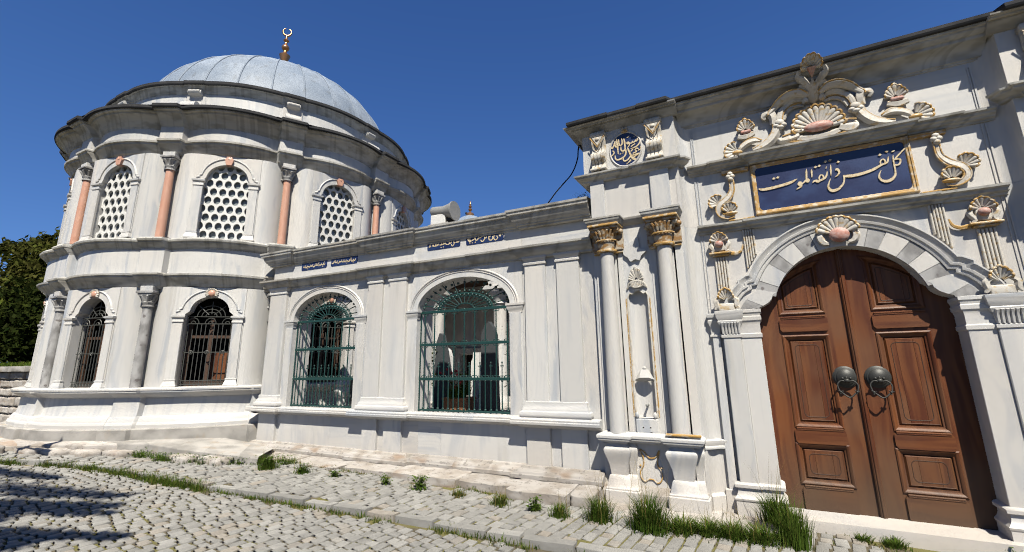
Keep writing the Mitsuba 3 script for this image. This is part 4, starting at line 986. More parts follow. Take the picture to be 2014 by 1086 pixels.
put(tab + '__lettering', strokes_mesh([[(-0.8198,2.0214,0.0157),(-0.7874,2.0079,0.0286),(-0.7298,2.0062,0.032),(-0.6576,2.0118,0.0317),(-0.5859,2.0202,0.0315),(-0.524,2.0303,0.0302),(-0.4761,2.0432,0.0251),(-0.4419,2.0588,0.016),(-0.4225,2.0672,0.004)],[(-0.6535,2.1211,0.0268)],[(-0.611,2.1265,0.0266)],[(-0.4159,1.9966,0.0198),(-0.402,2.0163,0.0297),(-0.3876,2.0049,0.0247),(-0.4056,1.9888,0.0248),(-0.4174,2.0025,0.0198)],[(-0.3851,1.9902,0.0148),(-0.3946,1.9696,0.0188),(-0.4192,1.9549,0.0148),(-0.4461,1.9405,0.004)],[(-0.3843,1.9957,0.0119),(-0.362,2.0108,0.0138),(-0.3394,2.0286,0.0226),(-0.323,2.0167,0.0294),(-0.3121,2.0313,0.0226),(-0.3255,2.0482,0.0148)],[(-0.3152,2.1679,0.004),(-0.3197,2.1348,0.0158),(-0.3266,2.0796,0.0158),(-0.3301,2.0408,0.0167)],[(-0.2669,2.157,0.0039),(-0.2697,2.1294,0.0147),(-0.2724,2.0904,0.0147),(-0.2751,2.0572,0.0049)],[(-0.278,1.9877,0.0039),(-0.2621,2.0067,0.0185),(-0.2381,2.0044,0.0272),(-0.2289,1.9914,0.0232),(-0.2032,2.0027,0.0212),(-0.1758,2.0108,0.0183),(-0.1524,2.0224,0.0163),(-0.1356,2.0494,0.0173),(-0.1252,2.0861,0.0096),(-0.1224,2.0966,0.0029)],[(-0.2074,2.0036,0.0106),(-0.2088,2.0317,0.0126),(-0.1949,2.0623,0.0126),(-0.1771,2.064,0.0126),(-0.1658,2.0448,0.0135),(-0.1701,2.0207,0.0125)],[(-0.225,2.1731,0.0264)],[(-0.1875,2.1787,0.0263)],[(-0.1229,2.2173,0.0261)],[(-0.0784,2.2237,0.026)],[(-0.1228,2.1555,0.0067),(-0.1288,2.1344,0.0067)],[(-0.0802,2.1653,0.0038),(-0.0834,2.1492,0.0105),(-0.0893,2.0948,0.0172),(-0.0945,2.0405,0.0038)],[(-0.104,2.0038,0.0038),(-0.121,1.9687,0.0105),(-0.1355,1.9276,0.0152),(-0.1358,1.8947,0.0228),(-0.1221,1.8701,0.0294),(-0.0983,1.8571,0.033),(-0.0678,1.8619,0.0291),(-0.0437,1.8707,0.0234),(-0.021,1.8933,0.0206),(-0.001,1.9152,0.0168),(0.014,1.9459,0.014),(0.0212,1.9869,0.014),(0.0231,2.0083,0.0206)],[(0.0186,2.0145,0.0113),(0.0413,2.0031,0.0271),(0.0821,1.9964,0.0325),(0.1319,1.9965,0.0323),(0.1944,2.0033,0.0302),(0.2573,2.0163,0.0282),(0.3083,2.0344,0.0262),(0.3517,2.0567,0.0207),(0.3813,2.0686,0.0179),(0.4058,2.0736,0.017),(0.4238,2.0881,0.0152),(0.434,2.1204,0.0125),(0.4388,2.146,0.0036)],[(0.3622,2.073,0.0099),(0.3624,2.0998,0.0117),(0.3756,2.1208,0.0126),(0.3936,2.122,0.0126),(0.4045,2.1033,0.0134),(0.4005,2.0775,0.0116)],[(0.371,2.1812,0.0262)],[(0.4347,2.2072,0.026)],[(-0.0064,2.1848,0.0257)],[(0.4733,2.1902,0.0062),(0.4877,2.1942,0.0143),(0.5025,2.2012,0.0062)],[(-0.0433,2.0915,0.0076),(-0.031,2.1027,0.0256),(-0.0168,2.0829,0.0208),(-0.0165,2.0552,0.017),(-0.0328,2.0312,0.0142),(-0.061,2.0125,0.0038)],[(0.5924,2.2071,0.0035),(0.5811,2.1966,0.0106),(0.5399,2.1563,0.0124),(0.5077,2.1242,0.015),(0.4886,2.1021,0.0089)],[(0.484,2.0979,0.0106),(0.5077,2.1003,0.0159),(0.5296,2.0924,0.015),(0.5311,2.0657,0.0132),(0.5151,2.0377,0.0167),(0.4892,2.0331,0.015),(0.4759,2.0468,0.0088)],[(0.4813,2.1492,0.0027),(0.4769,2.1262,0.0098),(0.4735,2.0685,0.0124),(0.4731,2.0051,0.0132),(0.4706,1.9531,0.0132),(0.4612,1.9184,0.0185),(0.435,1.8874,0.0282),(0.4013,1.871,0.03),(0.3702,1.8723,0.0275),(0.3418,1.8915,0.0214),(0.3285,1.9207,0.0179),(0.3287,1.9472,0.0143),(0.3392,1.9768,0.0099),(0.3551,2.0025,0.0027)]], -.022, .012), 'm_letters', GATE, False)
# upper panel frame lines
gp('panel_fillet', Mesh().box(-1.53, -1.515, -.012, .01, 2.48, 2.98).box(-1.505, -1.495, -.010, .01, 2.48, 2.98).box(-1.535, -1.52, -.012, .01, 1.68, 2.33).box(-1.50, -1.49, -.010, .01, 1.68, 2.33).box(-1.535, -1.525, -.012, .01, .58, 1.54).box(-1.505, -1.495, -.010, .01, .58, 1.54), 'm_marble', 20)
# the big cove under the eaves ------------------------------------------------------
cove = [(0.0, 3.03), (.012, 3.035), (.015, 3.055), (.03, 3.06)] + [(.03 + .13 * (1 - math.cos(t)), 3.06 + .14 * math.sin(t)) for t in np.linspace(.1, np.pi / 2, 8)] + [(.165, 3.205), (.17, 3.235), (.195, 3.24), (.225, 3.265), (.23, 3.285), (.255, 3.29), (.26, 3.314)]
put(G + '__eaves_cove', Mesh().mould([(-1.66, 0), (mir(-1.66), 0)], cove), 'm_weather', GATE, 25, orient=1.0)
half_eave = [(-3.11, .50), (-3.11, -.385), (-2.53, -.385), (-2.53, -.36), (-2.11, -.36), (-2.11, -.385), (-1.74, -.385), (-1.69, -.292)]
full_eave = half_eave + [(mir(u), v) for u, v in half_eave[::-1]]
put(G + '__eaves_lead', Mesh().mould(full_eave, [(-.33, 3.315), (-.02, 3.310), (0.0, 3.315), (.010, 3.335), (.008, 3.372), (-.03, 3.384), (-.33, 3.398)]), 'm_darklead', GATE, 20)
put(G + '__roof', Mesh().box(-2.98, mir(-2.98), -.16, 1.6, 3.37, 3.40), 'm_lead', GATE, 20)
# vertical coves that join the door wall to the piers
def plan_cove():
    pts = [(-1.74, -.168), (-1.70, -.168)] + [(-1.53 - .165 * math.cos(t), -.155 * (1 - math.sin(t))) for t in np.linspace(0, np.pi / 2, 14)]
    return Polygon(pts + [(-1.52, .05), (-1.74, .05)])
gp('corner_cove', Mesh().plan(plan_cove(), -1.60, 1.66), 'm_marble', 60)
gp('corner_cove', Mesh().plan(plan_cove(), 1.662, 3.32), 'm_marble', 60)
gp('corner_base', Mesh().mould([(-1.70, -.17), (-1.66, -.12), (-1.56, -.03), (-1.47, -.01)], [(.02, -1.62), (.02, -1.45), (.0, -1.43)]), 'm_marble', 40)
gp('corner_band', Mesh().mould([(-1.72, -.175), (-1.67, -.14), (-1.57, -.04), (-1.45, -.02)], [(.0, -.97), (.014, -.965), (.018, -.945), (.010, -.93), (.022, -.90), (.024, -.875), (.01, -.865)]), 'm_marble', 40, orient=1.0)
# carved work over the tablet ----------------------------------------------------------
b, g = shell((UC, 2.63), [.26, .28, .29, .28, .26], -4, 184, 13, -.03, .06, rim=.014, scal=.10)
leaf_l = scroll([(UC - .20, 2.60), (UC - .30, 2.58), (UC - .39, 2.585), (-.50, 2.61)], [.05, .055, .045, .008], -.04)
leaf_r = scroll([(UC + .20, 2.60), (UC + .28, 2.57), (UC + .34, 2.585), (.225, 2.635)], [.05, .06, .05, .008], -.04)
low = scroll([(UC - .22, 2.56), (UC - .08, 2.53), (UC + .08, 2.53), (UC + .2, 2.56)], [.03, .04, .04, .03], -.045)
ornament(G + '__large_shell', [b, leaf_l, leaf_r, low], [g, edge_line([(UC - .36, 2.56), (UC - .2, 2.51), (UC, 2.495), (UC + .2, 2.51), (UC + .34, 2.56)], [0, 0], .012, -.06), edge_line([(-.50, 2.615), (-.40, 2.63), (-.30, 2.65)], [0, 0], .011, -.075), edge_line([(.225, 2.64), (.15, 2.66), (.05, 2.66)], [0, 0], .011, -.075)],
         [Mesh().ball((UC - .0, -.075, 2.645), (.145, .05, .062), 3)], label='large gilded scallop shell with a pink oval boss above the tablet')
# crest that leans out along the cove
def lean(m):
    o = Mesh(); v, f = m.get(); v = v.copy(); v[:, 2] += .075; v[:, 1] -= np.clip((v[:, 2] - 3.0) * .80, 0, .33); o.add(v, f); return o
b, g = shell((UC, 3.20), [.10, .12, .145, .12, .10], -5, 185, 8, -.05, .06, rim=.010, scal=.09, squash=.80)
curls = [scroll([(UC + s * .125, 3.20), (UC + s * .135, 3.15), (UC + s * .09, 3.11), (UC + s * .035, 3.03), (UC + s * .045, 2.955)], [.018, .030, .034, .034, .022], -.06) for s in (-1, 1)]
fans = [scroll([(UC + s * .035, 3.005 - .012 * i), (UC + s * (.085 + .02 * i), 3.055 - .014 * i), (UC + s * (.135 + .035 * i), 3.075 - .026 * i)], [.016, .019, .009], -.06) for s in (-1, 1) for i in range(4)]
armpts = lambda s: [(UC + s * .06, 2.965), (UC + s * .14, 3.005), (UC + s * .25, 3.005), (UC + s * .36, 2.955), (UC + s * .455, 2.875), (UC + s * .475, 2.845)]
arms = [scroll(armpts(s), [.022, .034, .036, .034, .026, .008], -.075) for s in (-1, 1)]
low1 = lambda s: [(UC + s * .08, 2.925), (UC + s * .17, 2.955), (UC + s * .26, 2.935), (UC + s * .335, 2.87), (UC + s * .365, 2.785), (UC + s * .37, 2.72)]
inner = [scroll(low1(s), [.020, .034, .036, .036, .036, .03], -.05) for s in (-1, 1)]
low2 = lambda s: [(UC + s * .10, 2.885), (UC + s * .17, 2.905), (UC + s * .24, 2.885), (UC + s * .295, 2.83), (UC + s * .32, 2.76)]
inner += [scroll(low2(s), [.012, .022, .024, .024, .02], -.035) for s in (-1, 1)]
eye = [Mesh().ball((UC + s * .085, -.06, 2.925), (.036, .04, .036), 2) for s in (-1, 1)]
foot = Mesh().hull([(UC - .07, -.02, 2.93), (UC + .07, -.02, 2.93), (UC - .05, -.075, 2.95), (UC + .05, -.075, 2.95), (UC - .035, -.09, 3.05), (UC + .035, -.09, 3.05), (UC, -.07, 3.12), (UC, -.04, 2.88)])
ornament(G + '__crest', [lean(x) for x in [b, foot] + curls + fans + arms + inner + eye], [lean(g)] + [lean(edge_line(armpts(s), [.02 * s, .03 * s, .032 * s, .03 * s, .022 * s, .006 * s], .009, -.09)) for s in (-1, 1)] + [lean(edge_line(low1(s), [-.018 * s, -.03 * s, -.032 * s, -.032 * s, -.03 * s, -.025 * s], .007, -.065)) for s in (-1, 1)],
         [lean(Mesh().hull([(UC - .048, -.08, 3.205), (UC + .048, -.08, 3.205), (UC, -.08, 3.11), (UC - .042, -.125, 3.195), (UC + .042, -.125, 3.195), (UC, -.115, 3.125)]))], label='gilded crest with curling arms under the eaves, above the large shell')
# acanthus joints and the long side scrolls with their small shells
ac = [Mesh().ball((-.51, -.055, 2.80), (.055, .045, .05), 2), Mesh().ball((-.545, -.055, 2.765), (.04, .04, .03), 2), Mesh().ball((-.475, -.055, 2.765), (.04, .04, .03), 2), Mesh().ball((-.51, -.06, 2.74), (.045, .04, .03), 2)]
S1 = [(-.535, 2.80), (-.555, 2.70), (-.63, 2.60), (-.73, 2.545), (-.83, 2.53)]
hook = scroll([(-.575, 2.80), (-.565, 2.88), (-.585, 2.945), (-.635, 2.955), (-.665, 2.92), (-.645, 2.885)], [.03, .045, .05, .045, .035, .015], -.05)
s1 = scroll(S1, [.045, .05, .05, .04, .018], -.045)
s2 = scroll([(-.72, 2.62), (-.80, 2.645), (-.88, 2.63), (-.95, 2.585), (-.98, 2.54)], [.012, .032, .035, .032, .02], -.05)
b1, g1 = shell((-.875, 2.80), [.10, .115, .155, .115, .10], 10, 170, 7, -.03, .05, rim=.010, scal=.10)
b2, g2 = shell((-1.00, 2.555), [.12, .14, .15, .15], 95, 235, 6, -.03, .05, rim=.010, scal=.08)
base1 = scroll([(-.97, 2.74), (-.88, 2.72), (-.79, 2.75)], [.03, .04, .03], -.045)
ornament(G + '__side_scroll', ac + [hook, s1, s2, b1, b2, base1], [g1, g2, edge_line(S1, [-.04, -.045, -.045, -.036, -.015], .009, -.06), edge_line([(-.72, 2.63), (-.80, 2.68), (-.88, 2.665), (-.96, 2.615)], [0, 0], .010, -.06), Mesh().ball((-.875, -.05, 2.965), .022, 2), Mesh().ball((-1.0, -.05, 2.535), (.06, .03, .03), 2)],
         [Mesh().box(-.935, -.82, -.085, -.04, 2.755, 2.80, .012)], label='gilded scroll with two small shells at the {side} of the large shell', both=True)
# scrolls beside the tablet
S2 = [(-1.115, 2.29), (-1.11, 2.18), (-1.115, 2.06), (-1.17, 1.965), (-1.255, 1.90), (-1.29, 1.83), (-1.265, 1.76), (-1.19, 1.725), (-1.12, 1.735)]
body = scroll(S2, [.022, .026, .028, .036, .038, .032, .028, .024, .016], -.035)
leafy = [Mesh().ball((-1.115 + du, -.06, z), (.032, .03, .03), 2) for du, z in ((0, 2.27), (-.02, 2.235), (.02, 2.235), (0, 2.20))]
b1, g1 = shell((-1.275, 1.905), [.10, .125, .13, .12, .10], 70, 205, 6, -.03, .05, rim=.010, scal=.09)
b2, g2 = shell((-1.165, 1.775), [.09, .12, .125, .12, .09], 25, 155, 6, -.04, .05, rim=.010, scal=.09)
ornament(G + '__tablet_scroll', [body] + leafy + [b1, b2], [g1, g2, edge_line(S2, [.020, .024, .026, .033, .035, .030, .026, .022, .014], .009, -.055), edge_line(S2, [-.020, -.024, -.026, -.033, -.035, -.030, -.026, -.022, -.014], .007, -.055), Mesh().ball((-1.155, -.055, 1.765), (.075, .035, .022), 2)], label='gilded scroll with two shells to the {side} of the blue tablet', both=True)
# fluted strips, little shells on ledges
def flute_strip(u0, u1, z0a, z0b, z1, n=5, y=-.03):
    m, gd = Mesh(), Mesh()
    for i in range(n):
        u = u0 + (u1 - u0) * (i + .5) / n; w = (u1 - u0) / n
        zb = z0a + (z0b - z0a) * (i + .5) / n
        m.box(u - w * .36, u + w * .36, y, .01, zb, z1, .006)
        if i: gd.box(u - w * .5 - .006, u - w * .5 + .006, y * .35, .01, zb + .01, z1 - .01)
    return m, gd
for nm, a in (('fluted_strip', (-1.405, -1.258, .83, .83, 1.238)), ('fluted_strip', (-1.065, -.935, 1.05, 1.245, 1.545))):
    m, gd = flute_strip(*a)
    gp(nm, m, 'm_ivory', 20); gp('flute_gilding', gd, 'm_gold', False)
b, g = shell((-1.33, 1.43), [.10, .10, .115, .10, .10], 0, 180, 7, -.03, .06, rim=.010, scal=.08)
cheeks = [scroll([(-1.33 + s * .085, 1.44), (-1.33 + s * .10, 1.39), (-1.33 + s * .07, 1.33), (-1.33 + s * .09, 1.305)], [.018, .026, .022, .014], -.05) for s in (-1, 1)]
plate = Mesh().box(-1.39, -1.27, -.055, .0, 1.31, 1.45, .012)
ledge = Mesh().box(-1.455, -1.205, -.085, .01, 1.272, 1.298, .006).box(-1.42, -1.235, -.065, .01, 1.25, 1.272, .005)
hookpts = [(-1.21, 1.275), (-1.15, 1.268), (-1.095, 1.30), (-1.072, 1.37)]
ornament(G + '__ledge_shell', [b, plate] + cheeks, [g, ledge, scroll(hookpts, [.022, .018, .014, .006], -.03)], [Mesh().ball((-1.33, -.075, 1.395), (.048, .04, .042), 3)], label='small scallop shell with red boss on a gilded ledge, {side} of the door arch', both=True)
b, g = shell((-1.325, .70), [.09, .12, .15, .12, .09], 25, 155, 7, -.05, .06, rim=.012, scal=.09)
wing = [scroll([(-1.325 + s * .06, .74), (-1.325 + s * .11, .70), (-1.325 + s * .105, .64), (-1.325 + s * .13, .60)], [.016, .028, .026, .012], -.08) for s in (-1, 1)]
ornament(G + '__springing_shell', [b, Mesh().box(-1.42, -1.23, -.085, .0, .575, .67, .015)] + wing, [g], label='gilded shell standing on the {side} door capital', both=True)

# piers ---------------------------------------------------------------------------------
PC = -2.29
NICHE = Polygon([(-2.425, -.63), (-2.425, .80), (-2.40, .845), (-2.37, .83), (-2.335, .865), (-2.30, .875), (-2.265, .865), (-2.23, .83), (-2.20, .845), (-2.178, .80), (-2.178, -.63)])
def pier_parts(f, side):
    tag = 'left' if side == 0 else 'right'
    def pp(name, m, mat, smooth=30, **kw):
        return put(G + '__' + name, f(m), mat, GATE, smooth, **kw)
    pp('pier_slab', Mesh().prism(sbox(-2.84, -1.55, -1.70, 1.80).difference(unary_union([NICHE, sbox(-2.535, -.79, -2.517, 1.38), sbox(-1.832, -.79, -1.812, 1.38)])), -.34, .40), 'm_marble', 20)
    pp('pier_slab', Mesh().box(-2.83, -1.72, -.34, .42, 1.80, 2.46), 'm_marble', 20)
    pp('pier_slab', Mesh().box(-2.905, -1.68, -.35, .44, 2.46, 3.16), 'm_marble', 20)
    # niche
    nm = Mesh()
    A = np.linspace(0, np.pi, 13)
    v = [[PC - .013 + .125 * math.cos(a), -.335 + .075 * math.sin(a), z] for z in (-.64, .88) for a in A]
    nm.add(v, [[i, i + 1, 13 + i + 1, 13 + i] for i in range(12)])
    pp('niche_back', nm, 'm_marble', 60)
    edge = np.array(NICHE.exterior.coords)[:-1]
    pp('niche_frame', Mesh().tube([(a, -.345, b_) for a, b_ in edge], .009, 6, closed=True), 'm_ivory', 40)
    pp('niche_gilding', Mesh().box(-2.452, -2.440, -.348, -.33, -.62, .78).box(-2.163, -2.151, -.348, -.33, -.62, .78), 'm_gold', False)
    pp('wall_strip', Mesh().box(-2.80, -2.735, -.365, -.33, -.80, 1.50).box(-2.515, -2.455, -.352, -.33, -.80, 1.50).box(-2.10, -2.04, -.352, -.33, -.80, 1.50).box(-1.81, -1.72, -.36, -.33, -.80, 1.55), 'm_marble', 20)
    b, g = shell((PC - .01, 1.0), [.085, .10, .165, .10, .085], 0, 180, 9, -.34, .06, rim=.006, scal=.10)
    teeth = Mesh()
    for i in range(8): teeth.tube([(PC - .075 + .02 * i, -.40, .985), (PC - .07 + .0185 * i, -.395, .93 - .012 * math.sin(i / 7 * math.pi))], [.010, .007], 6)
    lip = Mesh().tube(bez((PC - .13, -.36, .90), (PC - .09, -.385, .965), (PC - .0, -.40, .985), (PC + .07, -.385, .965), (PC + .11, -.36, .90), n=6), .013, 6)
    lip2 = Mesh().tube(bez((PC - .08, -.36, .955), (PC - .06, -.385, .92), (PC - .01, -.395, .905), (PC + .05, -.385, .92), (PC + .07, -.36, .955), n=6), .011, 6)
    k = put(G + '__niche_shell', f(Mesh().join(b).join(teeth).join(lip).join(lip2).join(g)), 'm_ivory', GATE, 50, label=f'shell hood over the narrow niche of the {tag} pier')
    cart = Polygon(bez((PC - .12, 1.46), (PC - .02, 1.50), (PC + .045, 1.545), (PC + .06, 1.48), (PC + .065, 1.40), (PC + .14, 1.36), (PC + .08, 1.30), (PC + .05, 1.245), (PC + .0, 1.262), (PC - .06, 1.24), (PC - .09, 1.29), (PC - .145, 1.35), (PC - .12, 1.46), n=6)).buffer(0)
    pp('cartouche', Mesh().prism(cart, -.385, -.33), 'm_marble', 20)
    sh = Mesh().hull([(PC - .115, -.36, -.20), (PC + .115, -.36, -.20), (PC - .115, -.33, -.215), (PC + .115, -.33, -.215), (PC - .05, -.42, -.175), (PC + .06, -.42, -.175), (PC - .035, -.37, -.08), (PC + .045, -.37, -.08), (PC - .035, -.33, -.08), (PC + .045, -.33, -.08)])
    sh.ball((PC + .005, -.36, -.065), (.025, .02, .02), 2)
    pp('niche_bracket', sh, 'm_marble', 30)
    tp = Mesh().tube([(PC, -.26, -.485), (PC, -.34, -.485)], .012, 8).ball((PC, -.345, -.49), .017, 2)
    pp('tap', tp, 'm_steel', 40)
    bl = Mesh().box(-2.43, -2.17, -.375, -.33, -.82, -.64, .01)
    for uu in (-2.405, -2.20): bl.ball((uu, -.37, -.60), (.022, .02, .035), 2)
    pp('tap_block', bl, 'm_marble', 30)
    pp('drain_hole', Mesh().ball((-2.345, -.376, -.735), (.008, .004, .008), 1).ball((-2.262, -.376, -.735), (.009, .004, .009), 1).ball((-2.255, -.376, -.79), (.016, .004, .007), 1), 'm_dark', 40)
    # pedestals: swelling blocks under a moulded ledge
    lp = [(0.0, -.905), (.012, -.90), (.02, -.885), (.045, -.875), (.05, -.855), (.06, -.85), (.062, -.825), (.05, -.81), (.0, -.79)]
    pp('pedestal_ledge', Mesh().mould([(-2.80, -.28), (-2.80, -.53), (-2.52, -.53), (-2.52, -.44), (-2.06, -.44), (-2.06, -.53), (-1.74, -.53), (-1.74, -.30)], lp), 'm_marble', 30, orient=1.0)
    for a, b_ in ((-2.76, -2.52), (-2.06, -1.80)):
        m = Mesh()
        zz = [-1.50, -1.40, -1.39, -1.375, -1.35, -1.30, -1.262, -1.255, -1.22, -1.15, -1.08, -1.02, -.985, -.965, -.95, -.93, -.90]
        oo = [.035, .035, .028, .02, .012, .0, -.015, -.035, -.03, -.018, .008, .034, .042, .036, .015, -.01, -.012]
        v = []
        for z, o in zip(zz, oo):
            v += [[a - o * .8, -.36, z], [a - o * .8, -.50 - o, z], [b_ + o * .8, -.50 - o, z], [b_ + o * .8, -.36, z]]
        f_ = [[i * 4 + j, i * 4 + j + 1, (i + 1) * 4 + j + 1, (i + 1) * 4 + j] for i in range(len(zz) - 1) for j in range(3)]
        m.add(v, f_)
        # the set-back companion on its right
        v = []
        for z, o in zip(zz, oo): v += [[b_ - .01, -.40 - o * .8, z], [b_ + .075 + o * .5, -.40 - o * .8, z], [b_ + .075 + o * .5, -.33, z]]
        m.add(v, [[i * 3 + j, i * 3 + j + 1, (i + 1) * 3 + j + 1, (i + 1) * 3 + j] for i in range(len(zz) - 1) for j in range(2)])
        pp('pedestal', m, 'm_marble', 50)
        pp('pedestal_foot', Mesh().box(a - .045, b_ + .115, -.545, -.30, -1.56, -1.405, .012).box(a - .035, b_ + .10, -.535, -.30, -1.41, -1.385, .008), 'm_marble', 20, orient=1.0)
    pp('pier_base', Mesh().mould([(-2.86, .2), (-2.86, -.36), (-1.70, -.36)], [(.10, -1.58), (.10, -1.44), (.08, -1.42), (.05, -1.39), (.0, -1.37)]), 'm_stone', 30, orient=1.0)
    gu = bez((PC - .075, -1.00), (PC - .02, -1.065), (PC + .05, -1.055), (PC + .085, -1.0), (PC + .10, -.985), (PC + .075, -1.07), (PC + .07, -1.14), (PC + .10, -1.19), (PC + .115, -1.25), (PC + .09, -1.31), (PC + .05, -1.325), (PC + .01, -1.295), (PC - .04, -1.295), (PC - .08, -1.32), (PC - .12, -1.29), (PC - .13, -1.22), (PC - .09, -1.15), (PC - .085, -1.07), (PC - .12, -.985), (PC - .075, -1.00), n=6)
    pp('scroll_panel_line', Mesh().tube([(a, -.352, b_) for a, b_ in gu[:-1]], .007, 6, closed=True).ball((PC - .125, -.352, -1.155), .012, 1).ball((PC + .11, -.352, -1.165), .012, 1), 'm_gold', 40)
    # columns and capitals
    for u in (-2.625, -1.918):
        kc = pp('pier_column', Mesh().lathe([(.093, -.80), (.093, -.3), (.090, .4), (.084, 1.36)], u, -.47, 24), 'm_marble', 60)
        m = Mesh().lathe([(.095, 1.36), (.10, 1.40), (.098, 1.43), (.11, 1.47), (.112, 1.50), (.10, 1.52), (.115, 1.58), (.15, 1.66)], u, -.47, 20)
        m.box(u - .20, u + .20, -.42, -.33, 1.40, 1.66, .01)
        for i in range(9):
            a = math.radians(200 + 140 * i / 8)
            m.tube([(u + .115 * math.cos(a), -.47 + .115 * math.sin(a), 1.53), (u + .145 * math.cos(a), -.47 + .145 * math.sin(a), 1.60), (u + .185 * math.cos(a), -.47 + .17 * math.sin(a), 1.64)], [.016, .018, .012], 6)
        for s in (-1, 1):
            m.ball((u + s * .15, -.56, 1.64), (.04, .035, .035), 2).ball((u + s * .19, -.46, 1.63), (.035, .04, .035), 2)
        m.box(u - .185, u + .185, -.62, -.33, 1.66, 1.69, .006)
        put(kc + '__capital', f(m), 'm_shaded_gilt_stone', GATE, 45)
        gm = Mesh().box(u - .20, u + .20, -.65, -.33, 1.692, 1.722, .006)
        gm.lathe([(.085, 1.365), (.125, 1.372), (.13, 1.385), (.125, 1.40), (.08, 1.405)], u, -.47, 20).box(u - .19, u - .02, -.40, -.33, 1.368, 1.398, .005).box(u + .02, u + .19, -.40, -.33, 1.368, 1.398, .005)
        gm.tube([(u + .135 * math.cos(a), -.47 + .135 * math.sin(a), 1.515) for a in np.radians(np.linspace(190, 350, 14))], .010, 6)
        put(kc + '__gilding', f(gm), 'm_gold', GATE, 40)
        put(kc + '__abacus', f(Mesh().mould([(u - .19, -.30), (u - .19, -.62), (u + .19, -.62), (u + .19, -.30)], [(0, 1.722), (.01, 1.73), (.03, 1.755), (.035, 1.785), (.045, 1.79), (.045, 1.812), (0, 1.82)])), 'm_weather', GATE, 30, orient=1.0)
    pp('pier_string', Mesh().mould([(-2.82, -.34), (-1.72, -.34)], [(0.0, 1.72), (.03, 1.73), (.06, 1.76), (.08, 1.785), (.09, 1.812), (0, 1.83)]), 'm_weather', 30, orient=1.0)
    for a, b_ in ((-2.82, -2.63), (-2.03, -1.80)):
        pp('pier_pilaster', Mesh().box(a, b_, -.40, -.33, 1.82, 2.43, .005), 'm_marble', 20)
    sp = [(0.0, 2.38), (.02, 2.385), (.03, 2.41), (.06, 2.42), (.09, 2.44), (.095, 2.46), (.12, 2.465), (.125, 2.485), (0.0, 2.505)]
    pp('pier_shelf', Mesh().mould([(-2.89, .3), (-2.89, -.38), (-2.48, -.38), (-2.48, -.35), (-2.14, -.35), (-2.14, -.40), (-1.755, -.40), (-1.755, -.36), (-1.68, -.33), (-1.64, -.24)], sp), 'm_weather', 30, orient=1.0)
    for i, u in enumerate((-2.665, -1.93)):
        m, gd = Mesh(), Mesh()
        prof_ = bez((-.35, 3.10), (-.43, 3.09), (-.44, 2.96), (-.41, 2.86), (-.43, 2.79), (-.50, 2.75), (-.50, 2.68), (-.44, 2.62), (-.46, 2.57), (-.50, 2.53), (-.35, 2.52), n=5)
        poly = Polygon(prof_).buffer(0)
        for j in range(4):
            u0 = u - .092 + j * .047
            t = trimesh.creation.extrude_polygon(poly, .037, engine='earcut'); v = np.array(t.vertices)
            m.add(np.stack([v[:, 2] + u0, v[:, 0], v[:, 1]], 1), t.faces)
        t = trimesh.creation.extrude_polygon(poly.buffer(-.018), .19, engine='earcut'); v = np.array(t.vertices)
        m.add(np.stack([v[:, 2] + u - .095, v[:, 0], v[:, 1]], 1), t.faces)
        m.hull([(u - .10, -.40, 3.03), (u + .10, -.40, 3.03), (u, -.40, 2.84), (u - .07, -.465, 3.0), (u + .07, -.465, 3.0), (u, -.46, 2.88)]).ball((u, -.455, 2.97), (.035, .03, .03), 2)
        m.box(u - .105, u + .105, -.455, -.34, 3.02, 3.08, .01).box(u - .11, u + .11, -.505, -.34, 2.515, 2.545, .006)
        for j in range(3): gd.tube([(u - .0685 + j * .047, a - .004 + .016, b_) for a, b_ in prof_[22:48]], .0055, 5)
        gd.tube([(u - .10, -.47, 3.0), (u, -.475, 2.85), (u + .10, -.47, 3.0)], .009, 6)
        k = put(G + '__console', f(m), 'm_ivory', GATE, 40, label=('left' if (i == 0) ^ (side == 1) else 'right') + f' gilded scroll console of the {tag} pier')
        put(k + '__gilding', f(gd), 'm_gold', GATE, 40)
